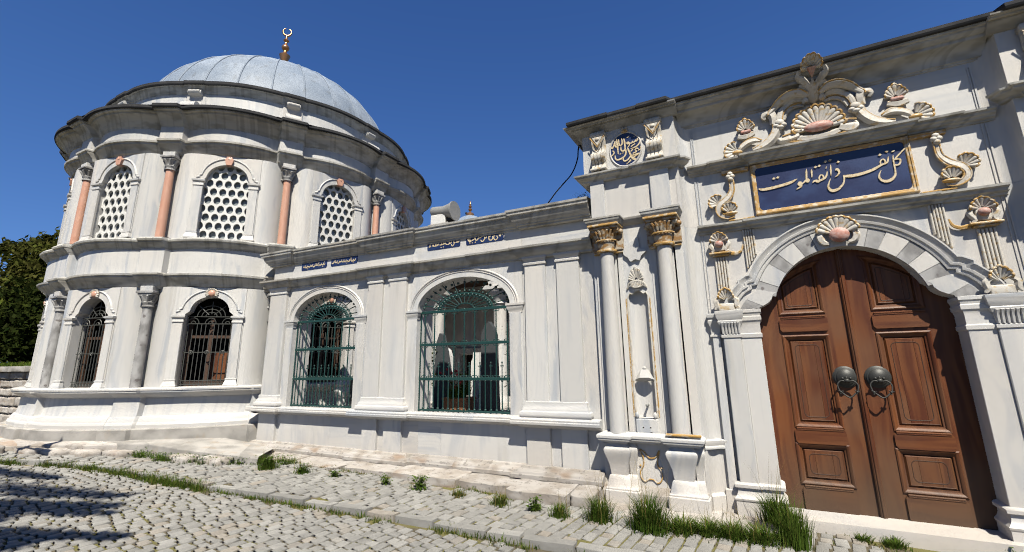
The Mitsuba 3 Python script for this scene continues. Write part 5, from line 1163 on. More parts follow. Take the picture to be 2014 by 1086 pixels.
    if side == 0:
        mc = (-2.312, 2.772)
        v, fc = Mesh().lathe([(.238, 0), (.238, .012), (.225, .022), (.214, .012), (.212, .0)], 0, 0, 40).get()
        md = put(G + '__medallion', f(Mesh().add(np.stack([mc[0] + v[:, 0] * .93, -.35 - v[:, 2], mc[1] + v[:, 1] * 1.08], 1), fc)), 'm_marble', GATE, 40, label='round dark blue medallion with gilded calligraphy between the two consoles')
        put(md + '__field', f(Mesh().prism(aff.scale(Point(*mc).buffer(.218, 24), .93, 1.08), -.358, -.34)), 'm_blue', GATE, False)
        put(md + '__lettering', f(strokes_mesh([[(-2.123,2.8747,0.0125),(-2.1129,2.8266,0.0181),(-2.1462,2.7868,0.017),(-2.1865,2.7667,0.0171),(-2.2428,2.7595,0.0057)],[(-2.1445,2.8834,0.0103),(-2.1492,2.8573,0.0159),(-2.1665,2.8496,0.0148),(-2.1704,2.8719,0.0069),(-2.1805,2.8471,0.0148),(-2.2031,2.8438,0.0149),(-2.2102,2.8609,0.0069),(-2.2202,2.839,0.0149),(-2.2482,2.8401,0.015),(-2.2664,2.8601,0.015),(-2.2865,2.8561,0.0139),(-2.2765,2.8382,0.015),(-2.2511,2.8378,0.015),(-2.2556,2.8145,0.0126),(-2.2803,2.7841,0.0081)],[(-2.3215,2.9236,0.0117),(-2.3161,2.879,0.0197),(-2.3143,2.8233,0.0185),(-2.3153,2.7685,0.0185),(-2.3449,2.7513,0.0208),(-2.3688,2.7756,0.0174),(-2.3687,2.8186,0.0082)],[(-2.3524,2.9317,0.0117),(-2.3469,2.887,0.0163),(-2.3554,2.846,0.0163),(-2.384,2.8471,0.014),(-2.3928,2.8864,0.0141),(-2.3928,2.9298,0.0106)],[(-2.384,2.8471,0.0117),(-2.4135,2.836,0.0164),(-2.4394,2.8364,0.0165),(-2.4456,2.8751,0.013),(-2.4401,2.9141,0.0106)],[(-2.4206,2.9464,0.0118),(-2.4163,2.8801,0.02),(-2.4127,2.805,0.0187),(-2.4095,2.7243,0.0093)],[(-2.4399,2.9172,0.0118),(-2.4606,2.8666,0.0165),(-2.4838,2.8228,0.0165),(-2.5027,2.8461,0.0142),(-2.5082,2.8974,0.0071)],[(-2.3097,2.7671,0.0162),(-2.3076,2.7178,0.0196),(-2.3276,2.674,0.0173),(-2.3746,2.6488,0.0196),(-2.4264,2.6428,0.0198),(-2.4506,2.6669,0.0175),(-2.4535,2.7105,0.0094)],[(-2.2784,2.7715,0.0161),(-2.2625,2.7189,0.0217),(-2.2444,2.6601,0.0228),(-2.2201,2.6122,0.0215),(-2.1829,2.5914,0.0158)],[(-2.2503,2.6555,0.0148),(-2.2867,2.6159,0.0183),(-2.3268,2.6042,0.0183),(-2.348,2.6243,0.0161),(-2.3451,2.6661,0.0092)],[(-2.111,2.6727,0.0079),(-2.1551,2.6685,0.0147),(-2.2275,2.662,0.0148)],[(-2.139,2.6646,0.0135),(-2.1844,2.6456,0.0147),(-2.2133,2.6286,0.0113),(-2.1825,2.5973,0.0146)],[(-2.1125,2.7601,0.009),(-2.1152,2.7247,0.0135),(-2.1462,2.7144,0.0113)],[(-2.1444,2.738,0.0136),(-2.1656,2.7493,0.0147),(-2.1837,2.7297,0.0148),(-2.1692,2.702,0.0136),(-2.2144,2.689,0.0125)],[(-2.216,2.7438,0.0125),(-2.2369,2.7247,0.0148)],[(-2.183,2.8143,0.0114),(-2.2175,2.7988,0.0137),(-2.2353,2.785,0.008)],[(-2.4805,2.7848,0.0141),(-2.467,2.7691,0.0153),(-2.4718,2.7395,0.0164),(-2.515,2.7006,0.0059)],[(-2.3813,2.7175,0.0186)],[(-2.3467,2.7243,0.0139)],[(-2.2544,2.5993,0.0193),(-2.2782,2.5778,0.0091),(-2.3106,2.5553,0.0046)],[(-2.2784,2.9308,0.0081),(-2.2641,2.9332,0.0093),(-2.2489,2.9477,0.0069)],[(-2.1864,2.9188,0.0103)]], -.358, .009)), 'm_letters', GATE, False)
        put(md + '__crown', f(Mesh().ball((mc[0] + .005, -.37, mc[1] + .26), (.05, .03, .03), 2).ball((mc[0] - .02, -.37, mc[1] + .29), (.02, .02, .03), 1).ball((mc[0] + .03, -.37, mc[1] + .29), (.02, .02, .03), 1)), 'm_gold', GATE, 50)
    pp('pier_eaves', Mesh().mould([(-2.90, .44), (-2.90, -.35), (-2.50, -.35), (-2.50, -.335), (-2.10, -.335), (-2.10, -.35), (-1.62, -.35)], [(0, 3.09), (.02, 3.095), (.05, 3.12), (.09, 3.15), (.115, 3.165), (.12, 3.185), (.17, 3.18), (.175, 3.195), (.215, 3.20), (.22, 3.214)]), 'm_weather', 30, orient=1.0)
    x_ = -2.95
    i_ = 0
    while x_ < -1.0:
        w = rng.uniform(.5, .9)
        pp('footing_stone', rough_block(x_, min(x_ + w, -1.02) - .01, -.80 if x_ > -1.6 else -1.02, .2, -1.80, -1.525 - rng.uniform(0, .012) - .02 * (x_ > -1.7), 40 + i_ + side * 9, .016, .02), 'm_stone', 40)
        x_ += w; i_ += 1
    pp('gilt_bar', Mesh().box(-2.07, -1.70, -.60, -.55, -.792, -.765, .008), 'm_gold', 20) if side == 0 else None
PIER_OUT, PIER_SIZE = .17, 1.033               # how far the piers stand forward, and their size against the drawing above
def pier_size(m):
    v, f = m.get(); v = v.copy(); o = -v[:, 1]
    v[:, 1] = -np.where(o < .33, np.minimum(o - .18, PIER_OUT), PIER_OUT + (o - .35) * .85)
    v[:, 0] = -1.2 + (v[:, 0] + 1.2) * PIER_SIZE; v[:, 2] *= PIER_SIZE
    return Mesh().add(v, f)
pier_parts(pier_size, 0)
pier_parts(lambda m: mirrored(pier_size(m), UC), 1)

# ================================================================ ground, paving, grass
def zs(x): return -1.645 - 0.025 * np.clip(x, -16, 8)
KX = np.array([-14.0, -12.4, -11.4, -10.64, -9.29, -8.44, -6.67, -4.65, -3.32, -2.0, -1.31, 0.5, 3.5])
KY = np.array([1.6, 2.3, 2.85, 3.28, 3.70, 3.80, 3.87, 4.02, 4.11, 4.17, 4.21, 4.32, 4.5])
def kerb_y(x): return np.interp(x, KX, KY)
def sheet(xs, ys, zf):
    X, Y = np.meshgrid(xs, ys); Z = zf(X, Y)
    n, m = X.shape
    f = [[i * m + j, i * m + j + 1, (i + 1) * m + j + 1, (i + 1) * m + j] for i in range(n - 1) for j in range(m - 1)]
    return Mesh().add(np.stack([X.ravel(), Y.ravel(), Z.ravel()], 1), f)
put('ground', sheet(np.concatenate([[-900, -200, -60, -30], np.linspace(-20, 12, 33), [30, 60, 200, 900]]), np.concatenate([[-900, -200, -50, -20], np.linspace(-10, 14, 25), [30, 60, 200, 900]]), lambda X, Y: zs(X) - .09), 'm_soil', None, 60, kind='structure', label='bare earth under and around the paving')
put('street', sheet(np.linspace(-14, 4, 73), np.linspace(-1.5, 4.6, 25), lambda X, Y: zs(X) - .013 + .008 * (meshkit.noise(np.stack([X * 3, Y * 3, X * 0], -1)) - .5)), 'm_soil', None, 60, kind='structure', label='street paved with small grey setts, moss in the joints')
def walk_z(x, y): return zs(x) + .055 - .045 * np.clip((y - kerb_y(x)) / 1.2, 0, 1)
wx = np.linspace(-14, 4, 73)
WS = Mesh(); rows = []
for t in np.linspace(0, 1, 8): rows.append(np.stack([wx, kerb_y(wx) + .03 + t * 2.3, walk_z(wx, kerb_y(wx) + .03 + t * 2.3) - .015], 1))
WS.add(np.vstack(rows), [[i * 73 + j, i * 73 + j + 1, (i + 1) * 73 + j + 1, (i + 1) * 73 + j] for i in range(7) for j in range(72)])
put('pavement', WS, 'm_soil', None, 60, kind='structure', label='raised pavement of small grey setts along the buildings')
def sett(cx, cy, lx, ly, z, ang, r):
    """one paving stone: a worn block, 28 triangles"""
    ca, sa = math.cos(ang), math.sin(ang)
    q = np.array([[-1, -1], [1, -1], [1, 1], [-1, 1]]) * [lx / 2, ly / 2] * (1 + r.uniform(-.10, .05, (4, 2)))
    tilt = r.uniform(-.02, .02, 2); h = r.uniform(-.006, .006)
    out = []
    for k, dz, in_ in ((0, -.06, 0.0), (1, -.008, .0), (2, 0.0, .007)):
        for a, b in q:
            a2, b2 = a * (1 - in_ * 2 / lx), b * (1 - in_ * 2 / ly)
            out.append([cx + a2 * ca - b2 * sa, cy + a2 * sa + b2 * ca, z + h + dz + tilt[0] * a2 + tilt[1] * b2])
    out.append([cx, cy, z + h + .004])
    f = []
    for k in (0, 1):
        for j in range(4): f.append([k * 4 + j, k * 4 + (j + 1) % 4, k * 4 + 4 + (j + 1) % 4, k * 4 + 4 + j])
    tri = [[8 + j, 8 + (j + 1) % 4, 12] for j in range(4)]
    f = [[a, b, c] for a, b, c, d in f] + [[a, c, d] for a, b, c, d in f] + tri
    return np.array(out), np.array(f)
def lay(holder, inside, zf, x0, x1, y0, y1, pitch, lmin, lmax, slope, seed, near):
    """setts in rows across the way; the 300 nearest the eye become parts, the others one mesh"""
    r = np.random.default_rng(seed)
    stones = []
    x = x0
    while x < x1:
        w = pitch * r.uniform(.9, 1.15)
        y = y0 - r.uniform(0, lmax)
        while y < y1:
            l = r.uniform(lmin, lmax)
            xx = x + w / 2 + slope * (y - y0) + .03 * math.sin(y * 2.3 + x) ; yy = y + l / 2
            if inside(xx, yy): stones.append((xx, yy, w - r.uniform(.012, .022), l - r.uniform(.012, .024), r.uniform(-.05, .05) - slope * .7))
            y += l
        x += w
    order = sorted(range(len(stones)), key=lambda i: near(stones[i][0], stones[i][1]))
    rest_v, rest_f, rest_uv, n = [], [], [], 0
    for rank, i in enumerate(order):
        cx, cy, lx, ly, a = stones[i]
        v, f = sett(cx, cy, lx, ly, float(zf(cx, cy)), a, r)
        uv = np.tile([[r.random(), 0.0]], (len(v), 1))
        if rank < 300:
            scene[keyname(holder + '__sett')] = mikit.ply(trimesh.Trimesh(v, f, process=False), 'm_cobble', smooth=True, uv=uv)
        else:
            rest_v.append(v); rest_f.append(f + n); rest_uv.append(uv); n += len(v)
    k = keyname(holder + '__distant_setts')
    scene[k] = mikit.ply(trimesh.Trimesh(np.vstack(rest_v), np.vstack(rest_f), process=False), 'm_cobble', smooth=True, uv=np.vstack(rest_uv))
    labels[k] = {'kind': 'stuff'}
    return stones
def nearness(x, y):
    vis = y > 2.0 + (x + 5.88) * .526 - .1 if x > -5.88 else y > .27 * -x - .1
    return math.hypot(x, y) + (0 if vis else 100)
st1 = lay('street', lambda x, y: y < kerb_y(x) - .06 and y > -0.6 and x > -13.5, lambda x, y: zs(x) + .002, -14.2, 3.2, -.8, 4.5, .112, .09, .165, .16, 11, nearness)
def wall_front(x): return np.interp(x, [-14, -12, -11.4, -10.8, -10.2, -9.7, -9.1, -8.4, -7.9, -7.2, -6.9, -2.9, -2.7, -1.2, -.9, .75, 1.0, 4], [2.9, 3.18, 3.68, 3.88, 4.10, 4.37, 4.60, 4.65, 4.77, 5.0, 5.40, 5.40, 5.3, 5.5, 5.9, 5.85, 5.4, 5.3])
st2 = lay('pavement', lambda x, y: kerb_y(x) + .13 < y < wall_front(x) and x > -12.6, lambda x, y: walk_z(x, y) + .0, -13, 3.2, 2.0, 6.2, .125, .11, .24, .12, 12, nearness)
# kerb stones
x = -13.0; i = 0
while x < 3.2:
    l = rng.uniform(.30, .62)
    a, b = np.array([x, kerb_y(x)]), np.array([x + l, kerb_y(x + l)])
    d = (b - a) / np.linalg.norm(b - a); nn = np.array([-d[1], d[0]])
    m = rough_block(0.006, l - .008, 0, .125, -.16, .0, 200 + i, .009)
    v, f = m.get()
    zz = zs(x + l / 2) + .055 + rng.uniform(-.008, .008)
    v = np.stack([a[0] + v[:, 0] * d[0] + v[:, 1] * nn[0], a[1] + v[:, 0] * d[1] + v[:, 1] * nn[1], v[:, 2] + zz], 1)
    put('pavement__kerb_stone', Mesh().add(v, f), 'm_cobble', None, 45)
    x += l; i += 1
# apron of worn flags in front of the round building
edge = [(-13.4, 2.90), (-12.0, 3.22), (-11.43, 3.71), (-10.8, 3.90), (-10.16, 4.12), (-9.66, 4.39), (-9.15, 4.61), (-8.45, 4.67), (-7.93, 4.79), (-7.27, 4.95), (-6.95, 5.03)]
ez = [-1.27, -1.25, -1.225, -1.215, -1.21, -1.21, -1.215, -1.245, -1.275, -1.315, -1.35]
inner_ = [(-14.4, 5.0), (-13.6, 4.3), (-12.9, 4.05), (-12.2, 4.05), (-11.3, 4.15), (-10.6, 4.4), (-9.8, 4.8), (-9.1, 5.3), (-8.75, 5.62), (-8.2, 5.8), (-7.6, 5.8)]
iz = [-1.20] * 7 + [-1.205, -1.24, -1.32, -1.38]
TX, TY = TOWER[0, 3], TOWER[1, 3]
for i in range(len(edge) - 1):
    (xa, ya), (xb, yb) = edge[i], edge[i + 1]
    inn = inner_[i:i + 2]
    t = np.linspace(0, 1, 5)
    V = []
    for s_ in t:
        p = np.array([xa, ya]) * (1 - s_) + np.array([xb, yb]) * s_; q = np.array(inn[0]) * (1 - s_) + np.array(inn[1]) * s_
        z = ez[i] * (1 - s_) + ez[i + 1] * s_
        zin = iz[i] * (1 - s_) + iz[i + 1] * s_
        for w, zz in ((0, -1.62), (0.0, z - .03), (.06, z), (.5, (z + zin) / 2), (1, zin)):
            o = p * (1 - w) + q * w
            V.append([o[0], o[1], zz])
    V = np.array(V); V += (meshkit.fbm(V * 5 + 3, 3)[:, None] - .5) * [.03, .03, .018]
    f = [[a * 5 + b, (a + 1) * 5 + b, (a + 1) * 5 + b + 1, a * 5 + b + 1] for a in range(4) for b in range(4)]
    put(B + '__apron_stone', Mesh().add(V, f), 'm_stone' if i < 5 else 'm_slab', None, 40, raw=True)
for i, (x, y) in enumerate([(-11.9, 3.05), (-11.6, 3.40), (-11.0, 3.72), (-10.5, 3.88), (-10.0, 4.08), (-9.5, 4.32), (-8.2, 4.60), (-7.6, 4.76)]):
    m = rough_block(-.28, .26, -.10, .16, -.16, .055 if i > 1 else .10, 300 + i, .03)
    v, f = m.get(); put(B + '__foundation_stone', Mesh().add(v + [x, y, zs(x) + .05], f), 'm_stone', None, 45, raw=True)
# ---------------------------------------------------------------- grass
class Blades:
    def __init__(s): s.v, s.f, s.uv, s.n = [], [], [], 0
    def blade(s, p, h, lean, az, w, tone, dry, r):
        d = np.array([math.cos(az), math.sin(az), 0]); side = np.array([-d[1], d[0], 0]) * w / 2
        ts = (0, .4, .75, 1.0)
        for k, t in enumerate(ts):
            c = p + d * lean * h * t * t + np.array([0, 0, h * (t - .25 * lean * t * t)])
            ww = (1, .85, .5, 0)[k]
            s.v += [c - side * ww, c + side * ww] if k < 3 else [c]
            s.uv += [(tone, dry)] * (2 if k < 3 else 1)
        n = s.n
        s.f += [[n, n + 1, n + 3], [n, n + 3, n + 2], [n + 2, n + 3, n + 5], [n + 2, n + 5, n + 4], [n + 4, n + 5, n + 6]]
        s.n += 7
    def tuft(s, c, rad, h, count, r, tone=(.2, .9), dry=.1, lean=(.2, .8), w=.007):
        for _ in range(count):
            q = r.normal(0, .45, 2) * rad
            hh = h * r.uniform(.45, 1.1) * max(.25, 1 - .35 * np.hypot(*q) / max(rad, 1e-6))
            az = math.atan2(q[1], q[0]) + r.normal(0, .8)
            s.blade(np.array([c[0] + q[0], c[1] + q[1], c[2] - .01]), hh, r.uniform(*lean), az, w * r.uniform(.7, 1.4), r.uniform(*tone), float(np.clip(dry + r.normal(0, .22), 0, 1)) if r.random() < .5 else 0.0, r)
    def leafy(s, c, rad, h, count, r, size=.035, tone=(.3, 1)):
        for _ in range(count):
            q = r.normal(0, .4, 2) * rad; z = h * r.uniform(.1, 1.0)
            p = np.array([c[0] + q[0], c[1] + q[1], c[2] + z])
            az, el = r.uniform(0, 6.28), r.uniform(-.5, .6)
            d = np.array([math.cos(az) * math.cos(el), math.sin(az) * math.cos(el), math.sin(el)]); sd = np.cross(d, [0, 0, 1]); sd /= np.linalg.norm(sd)
            L = size * r.uniform(.6, 1.3); n = s.n
            s.v += [p, p + d * L * .5 + sd * L * .32, p + d * L - [0, 0, L * .2], p + d * L * .5 - sd * L * .32]
            s.uv += [(r.uniform(*tone), 0.0)] * 4; s.f += [[n, n + 1, n + 2], [n, n + 2, n + 3]]; s.n += 4
    def put(s, key, mat='m_grass', **lab):
        key = keyname(key)
        scene[key] = mikit.ply(trimesh.Trimesh(np.array(s.v), np.array(s.f), process=False), mat, smooth=False, uv=np.array(s.uv))
        if lab: labels[key] = lab
        return key
r = np.random.default_rng(21)
KG = Blades()
for x in np.arange(-12.4, 0.4, .035):
    dens = meshkit.fbm(np.array([x * .9 + 4, 1.5, 0]), 3) ; big = x < -6.3
    if dens < (.38 if big else .45): continue
    y = kerb_y(x) - .03 + r.normal(0, .03)
    KG.tuft((x, y, zs(x)), .07 + .04 * big, r.uniform(.05, .12) * (1.3 if big else .9) * (dens + .45), int(16 + 14 * big), r, dry=.35 if x > -5.5 else .25)
KG.put('kerb_grass', label='uneven strip of grass and weeds growing along the kerb', category='grass', kind='stuff')
JG = Blades()
for (x, y, lx, ly, a) in [s for s in st1 + st2 if nearness(s[0], s[1]) < 60]:
    n = meshkit.fbm(np.array([x * 1.1, y * 1.6, 3.0]), 3)
    wall_near = y > kerb_y(x) + .8
    if r.random() < (.75 if wall_near else .5) * np.clip((n - .33) * 3.2, 0, 1):
        for _ in range(2):
            px, py = x + lx * .5 * r.choice([-1, 1]), y + r.uniform(-.5, .5) * ly
            z = float(zs(px)) if y < kerb_y(x) else float(walk_z(px, py))
            JG.tuft((px, py, z - .008), .025, .022, 9, r, tone=(.4, 1), dry=.45, lean=(.3, 1.2), w=.006)
JG.put('joint_grass', label='low moss and grass in the joints between the setts', category='grass', kind='stuff')
WG = Blades()
for x in np.arange(-10.9, 1.6, .045):
    n = meshkit.fbm(np.array([x * 1.3 + 9, 5.2, 0]), 3)
    if n < .45: continue
    y = float(wall_front(x)) + .0 + r.normal(0, .03)
    WG.tuft((x, y, float(walk_z(x, y))), .06, r.uniform(.03, .08), 9, r, dry=.55)
for x in np.arange(-9.2, -6.5, .04):
    y = float(wall_front(x)) - .12 + r.normal(0, .07); n = meshkit.fbm(np.array([x * 1.7, 1.0, 2.0]), 2)
    WG.tuft((x, y, float(walk_z(x, y))), .10, r.uniform(.10, .19) * (n + .4), 22, r, dry=.05)
    WG.leafy((x, y, float(walk_z(x, y))), .12, .14 * (n + .4), 9, r)
WG.put('wall_foot_grass', label='ragged grass at the foot of the walls', category='grass', kind='stuff')
def plant(name, x, y, rad, h, n, label, dry=.05, leafy=0, tone=(.0, .6), lean=(.15, .7), w=.008, cat='grass tuft', stalks=0, z=None):
    b = Blades(); z = float(walk_z(x, y)) if z is None else z
    b.tuft((x, y, z), rad, h, n, r, tone=tone, dry=dry, lean=lean, w=w)
    if leafy: b.leafy((x, y, z), rad * 1.1, h * .8, leafy, r, .045)
    for _ in range(stalks):
        q = r.normal(0, .5, 2) * rad
        b.blade(np.array([x + q[0], y + q[1], z]), h * r.uniform(1.3, 1.9), r.uniform(.1, .5), r.uniform(0, 6.28), .005, .4, .8, r)
    return b.put(name, label=label, category=cat)
plant('grass_tuft', -1.02, 5.0, .17, .42, 620, 'tall dark green grass tuft in front of the scrolled panel of the left gate pier', stalks=16)
plant('grass_tuft', .10, 5.62, .13, .36, 420, 'dark grass tuft growing against the base of the left door jamb', stalks=10, z=-1.56)
plant('grass_tuft', .22, 5.25, .12, .46, 460, 'bright green upright grass tuft at the left end of the door sill', tone=(.4, 1), lean=(.05, .4))
plant('grass_tuft', -1.52, 5.05, .13, .30, 420, 'dark grass tuft at the left corner of the gate pier', stalks=10)
plant('grass_tuft', -1.93, 4.95, .10, .18, 240, 'small bright grass tuft before the right end of the courtyard wall', tone=(.4, 1), stalks=8)
plant('weed', -2.25, 5.02, .08, .16, 60, 'leafy weed just left of the small bright tuft', leafy=120, tone=(.4, 1), cat='weed')
plant('grass_tuft', -2.68, 5.0, .09, .17, 240, 'yellowish fine grass tuft under the right window', tone=(.6, 1), dry=.4, stalks=6)
plant('weed', -3.9, 5.12, .10, .20, 60, 'broad leafed weed under the left edge of the right window', leafy=150, tone=(.3, .9), cat='weed')
plant('weed', -4.45, 5.1, .06, .16, 40, 'thin weed below the pair of pilasters between the windows', leafy=60, tone=(.3, .9), cat='weed')
plant('weed', -5.35, 5.1, .07, .10, 60, 'low weed at the wall foot below the left window', leafy=60, tone=(.3, .9), cat='weed')
plant('weed', -5.9, 5.0, .10, .17, 160, 'grassy weed under the left half of the left window', leafy=40, tone=(.2, .8), cat='weed', stalks=8)
plant('weed', -6.55, 4.92, .14, .24, 260, 'bushy green weed at the corner where the courtyard wall meets the round building', leafy=170, tone=(.3, 1), cat='weed', stalks=8)
plant('weed', -3.3, 5.1, .10, .11, 160, 'dry low grass under the middle of the right window', dry=.7, cat='weed', stalks=6)
for i, (x, y) in enumerate([(-.72, 5.12), (-.50, 5.18), (-.28, 5.2), (-.05, 5.22)]):
    plant('grass_tuft', x, y, .16, .20, 420, ['leftmost clump of the long green grass patch before the gate', 'second clump from the left of the long grass patch before the gate', 'third clump from the left of the long grass patch before the gate', 'rightmost clump of the long grass patch before the gate'][i], tone=(.3, 1), lean=(.3, 1.0), stalks=8)
plant('grass_tuft', .80, 5.72, .07, .10, 150, 'small grass tuft against the door sill, left of the middle', tone=(.3, .9), lean=(.3, 1))
plant('grass_tuft', 1.03, 5.70, .09, .11, 190, 'small grass tuft against the door sill, right of the middle', tone=(.3, .9), lean=(.3, 1))
plant('weed', 1.88, 5.72, .07, .14, 110, 'small weed at the foot of the right door jamb', leafy=30, cat='weed', tone=(.1, .7))
# ================================================================ things on and around the wall
FL = 'floodlight'
labels[FL] = {'label': 'weathered grey drum shaped floodlight on a pale block on top of the courtyard wall', 'category': 'floodlight'}
put(FL + '__block', Mesh().box(-4.63, -4.33, 6.18, 6.40, 2.36, 2.545, .01), 'm_lattice', None, 20)
put(FL + '__plinth', Mesh().box(-4.66, -4.24, 6.14, 6.44, 2.25, 2.37, .012), 'm_slab', None, 20)
v, f = Mesh().lathe([(0, 0), (.085, 0), (.095, .02), (.098, .24), (.13, .36), (.165, .44), (.172, .445), (.172, .465), (.0, .46)], 0, 0, 24).get()
put(FL + '__drum', Mesh().add(np.stack([-4.64 + v[:, 2], 6.26 + v[:, 0], 2.628 + v[:, 1] + v[:, 2] * -.10], 1), f), 'm_steel', None, 40)
put(FL + '__bracket', Mesh().box(-4.30, -4.20, 6.25, 6.28, 2.44, 2.60).box(-4.32, -4.22, 6.2, 6.34, 2.42, 2.45), 'm_cable', None, False)
put('cable', Mesh().tube(bez((-1.93, 6.30, 3.30), (-1.95, 6.3, 3.2), (-1.965, 6.3, 3.08), (-2.02, 6.3, 2.93), (-2.10, 6.3, 2.81), (-2.2, 6.3, 2.72), (-2.41, 6.32, 2.53), (-2.7, 6.4, 2.2), (-2.8, 6.45, 1.6), n=8), .011, 6).tube(bez((-1.93, 6.3, 3.36), (-1.90, 6.3, 3.24), (-1.86, 6.28, 3.18), (-1.80, 6.26, 3.16), n=6), .010, 5), 'm_cable', None, 40, label='black cable hanging from the eaves of the gate down behind the courtyard wall', category='cable')
tw = Blades()
for _ in range(26): tw.blade(np.array([-1.80 + r.normal(0, .04), 6.06 + r.normal(0, .04), 2.24]), r.uniform(.08, .24), r.uniform(.3, .9), r.uniform(2.2, 4.2), .008, .1, .4, r)
tw.leafy((-1.82, 6.06, 2.28), .12, .14, 40, r, .03, (.0, .5))
tw.put('wall_top_weed', label='small dark weed growing on top of the courtyard wall beside the gate', category='weed')
D = 'distant_dome'
labels[D] = {'label': 'far small dome with banded golden finial showing just over the courtyard wall', 'category': 'dome'}
put(D + '__drum', Mesh().lathe([(2.0, -1.5), (2.0, 8.6)], -18.55, 30, 24), 'm_marble', None, 40)
put(D + '__roof', Mesh().lathe([(2.1, 8.6)] + [(2.0 * math.cos(a), 8.7 + 3.0 * math.sin(a)) for a in np.linspace(0, 1.5, 12)], -18.55, 30, 32), 'm_lead', None, 50)
put(D + '__finial', Mesh().lathe([(.30, 11.6), (.32, 11.85), (.22, 11.95), (.07, 12.0), (.07, 12.1), (.14, 12.18), (.15, 12.28), (.05, 12.36), (.12, 12.44), (.13, 12.52), (.05, 12.6), (.10, 12.66), (.04, 12.74), (.03, 12.98)], -18.55, 30, 14), 'm_copper', None, 40)
put('distant_pole', Mesh().tube([(-18.92, 30, 8), (-18.92, 30, 12.0)], .06, 6).ball((-18.92, 30, 12.0), .1, 1), 'm_cable', None, 40, label='thin dark pole tip left of the far golden finial', category='pole')
# ================================================================ behind the grilles: the courtyard
put('courtyard_ground', Mesh().box(-8.2, 4.0, 6.45, 16, -1.2, -.86), 'm_slab', None, False, kind='structure', label='paved ground of the courtyard behind the wall')
PV = 'courtyard_gallery'
labels[PV] = {'label': 'columned marble gallery with a shaded ceiling inside the courtyard, seen through the right window', 'category': 'gallery'}
for x0, x1, z0, z1 in ((-10.5, -7.72, -1.0, 3.2), (-7.1, 3.0, -1.0, 3.2), (-7.72, -7.1, .30, 3.2)):
    put(PV + '__wall', Mesh().box(x0, x1, 12.0, 12.4, z0, z1), 'm_marble', None, 20)
put(PV + '__doorway', Mesh().box(-7.72, -7.1, 12.35, 12.39, -1, .31), 'm_dark', None, False)  # near-black sheet painted for the shade inside the door opening
put(PV + '__door_frame', Mesh().box(-7.86, -7.72, 11.93, 12.0, -.9, .32, .01).box(-7.1, -6.96, 11.93, 12.0, -.9, .32, .01).box(-7.86, -6.96, 11.93, 12.0, .32, .50, .01), 'm_marble', None, 20)
put(PV + '__ceiling', Mesh().box(-8.6, 1.0, 9.75, 12.2, 2.35, 2.5), 'm_brown', None, False)
for x in (-7.15, -5.30, -3.2, -1.2):
    c = put(PV + '__column', Mesh().lathe([(.22, -.9), (.22, -.75), (.17, -.7), (.165, .4), (.155, 1.45)], x, 10.0, 20), 'm_marble', None, 50)
    put(c + '__capital', Mesh().lathe([(.17, 1.43), (.20, 1.47), (.17, 1.52), (.20, 1.62), (.30, 1.75), (.31, 1.82)], x, 10.0, 20).box(x - .32, x + .32, 9.68, 10.32, 1.80, 1.90, .01), 'm_marble', None, 40)
arches = sbox(-8.6, 1.88, 1.0, 2.6)
for x0, x1 in ((-9.3, -7.15), (-7.15, -5.30), (-5.3, -3.2), (-3.2, -1.2), (-1.2, .8)):
    arches = arches.difference(Polygon(arc((x0 + x1) / 2, 1.88, (x1 - x0) / 2 - .2, .42, 180, 0, 20)))
put(PV + '__arcade', Mesh().prism(arches, 9.8, 10.2), 'm_marble', None, 20)
stele = lambda pts, y0, y1: Mesh().prism(Polygon(pts), y0, y1)
def tomb(name, m, mat, label, cat='gravestone'): put(name, m, mat, None, 30, label=label, category=cat)
tomb('gravestone', stele([(-5.81, -.9), (-5.36, -.9), (-5.42, -.2), (-5.52, .30), (-5.60, .62), (-5.68, .66), (-5.76, .45), (-5.80, -.2)], 8.0, 8.12), 'm_darkstone', 'dark tapering gravestone at the left side of the right window')
tomb('gravestone', stele([(-4.44, -.9), (-4.10, -.9), (-4.14, .55), (-4.20, .70), (-4.28, .80), (-4.37, .72), (-4.44, .55)], 7.6, 7.72), 'm_darkstone', 'dark tall gravestone at the right side of the right window')
tomb('gravestone', stele([(-5.16, -.9), (-4.98, -.9), (-4.99, .06), (-5.03, .16), (-5.10, .16), (-5.15, .06)], 8.4, 8.5), 'm_lattice', 'narrow white gravestone in the middle of the right window')
tomb('gravestone', stele([(-4.80, -.9), (-4.66, -.9), (-4.66, .24), (-4.80, .24)], 7.9, 8.0), 'm_lattice', 'white stone post left of the dark tall gravestone')
tomb('gravestone', stele([(-6.45, -.9), (-6.05, -.9), (-6.08, .18), (-6.14, .34), (-6.25, .42), (-6.36, .34), (-6.42, .18)], 9.0, 9.14), 'm_lattice', 'round topped white gravestone at the far left of the right window')
tomb('gravestone', stele([(-3.86, -.9), (-3.66, -.9), (-3.68, .3), (-3.76, .4), (-3.84, .3)], 8.2, 8.3), 'm_lattice', 'white gravestone at the right edge of the right window')
tomb('planter', Mesh().box(-5.12, -4.62, 7.35, 7.7, -.88, -.60, .015).box(-5.14, -4.60, 7.33, 7.72, -.62, -.58, .008), 'm_terracotta', 'terracotta planter full of flowers in the courtyard', 'planter')
bl = Blades(); bl.tuft((-4.87, 7.5, -.60), .22, .45, 160, r, tone=(.2, 1), w=.014); bl.leafy((-4.87, 7.5, -.62), .30, .50, 260, r, .06)
bl.put('flowering_plant', label='green plant with red flowers growing in the terracotta planter', category='plant')
fl = Mesh()
for _ in range(16): fl.ball((-4.87 + r.normal(0, .16), 7.46 + r.normal(0, .08), -.35 + r.uniform(-.1, .32)), .026, 1)
put('flowering_plant__flower', fl, 'm_red', None, 50, kind='stuff')
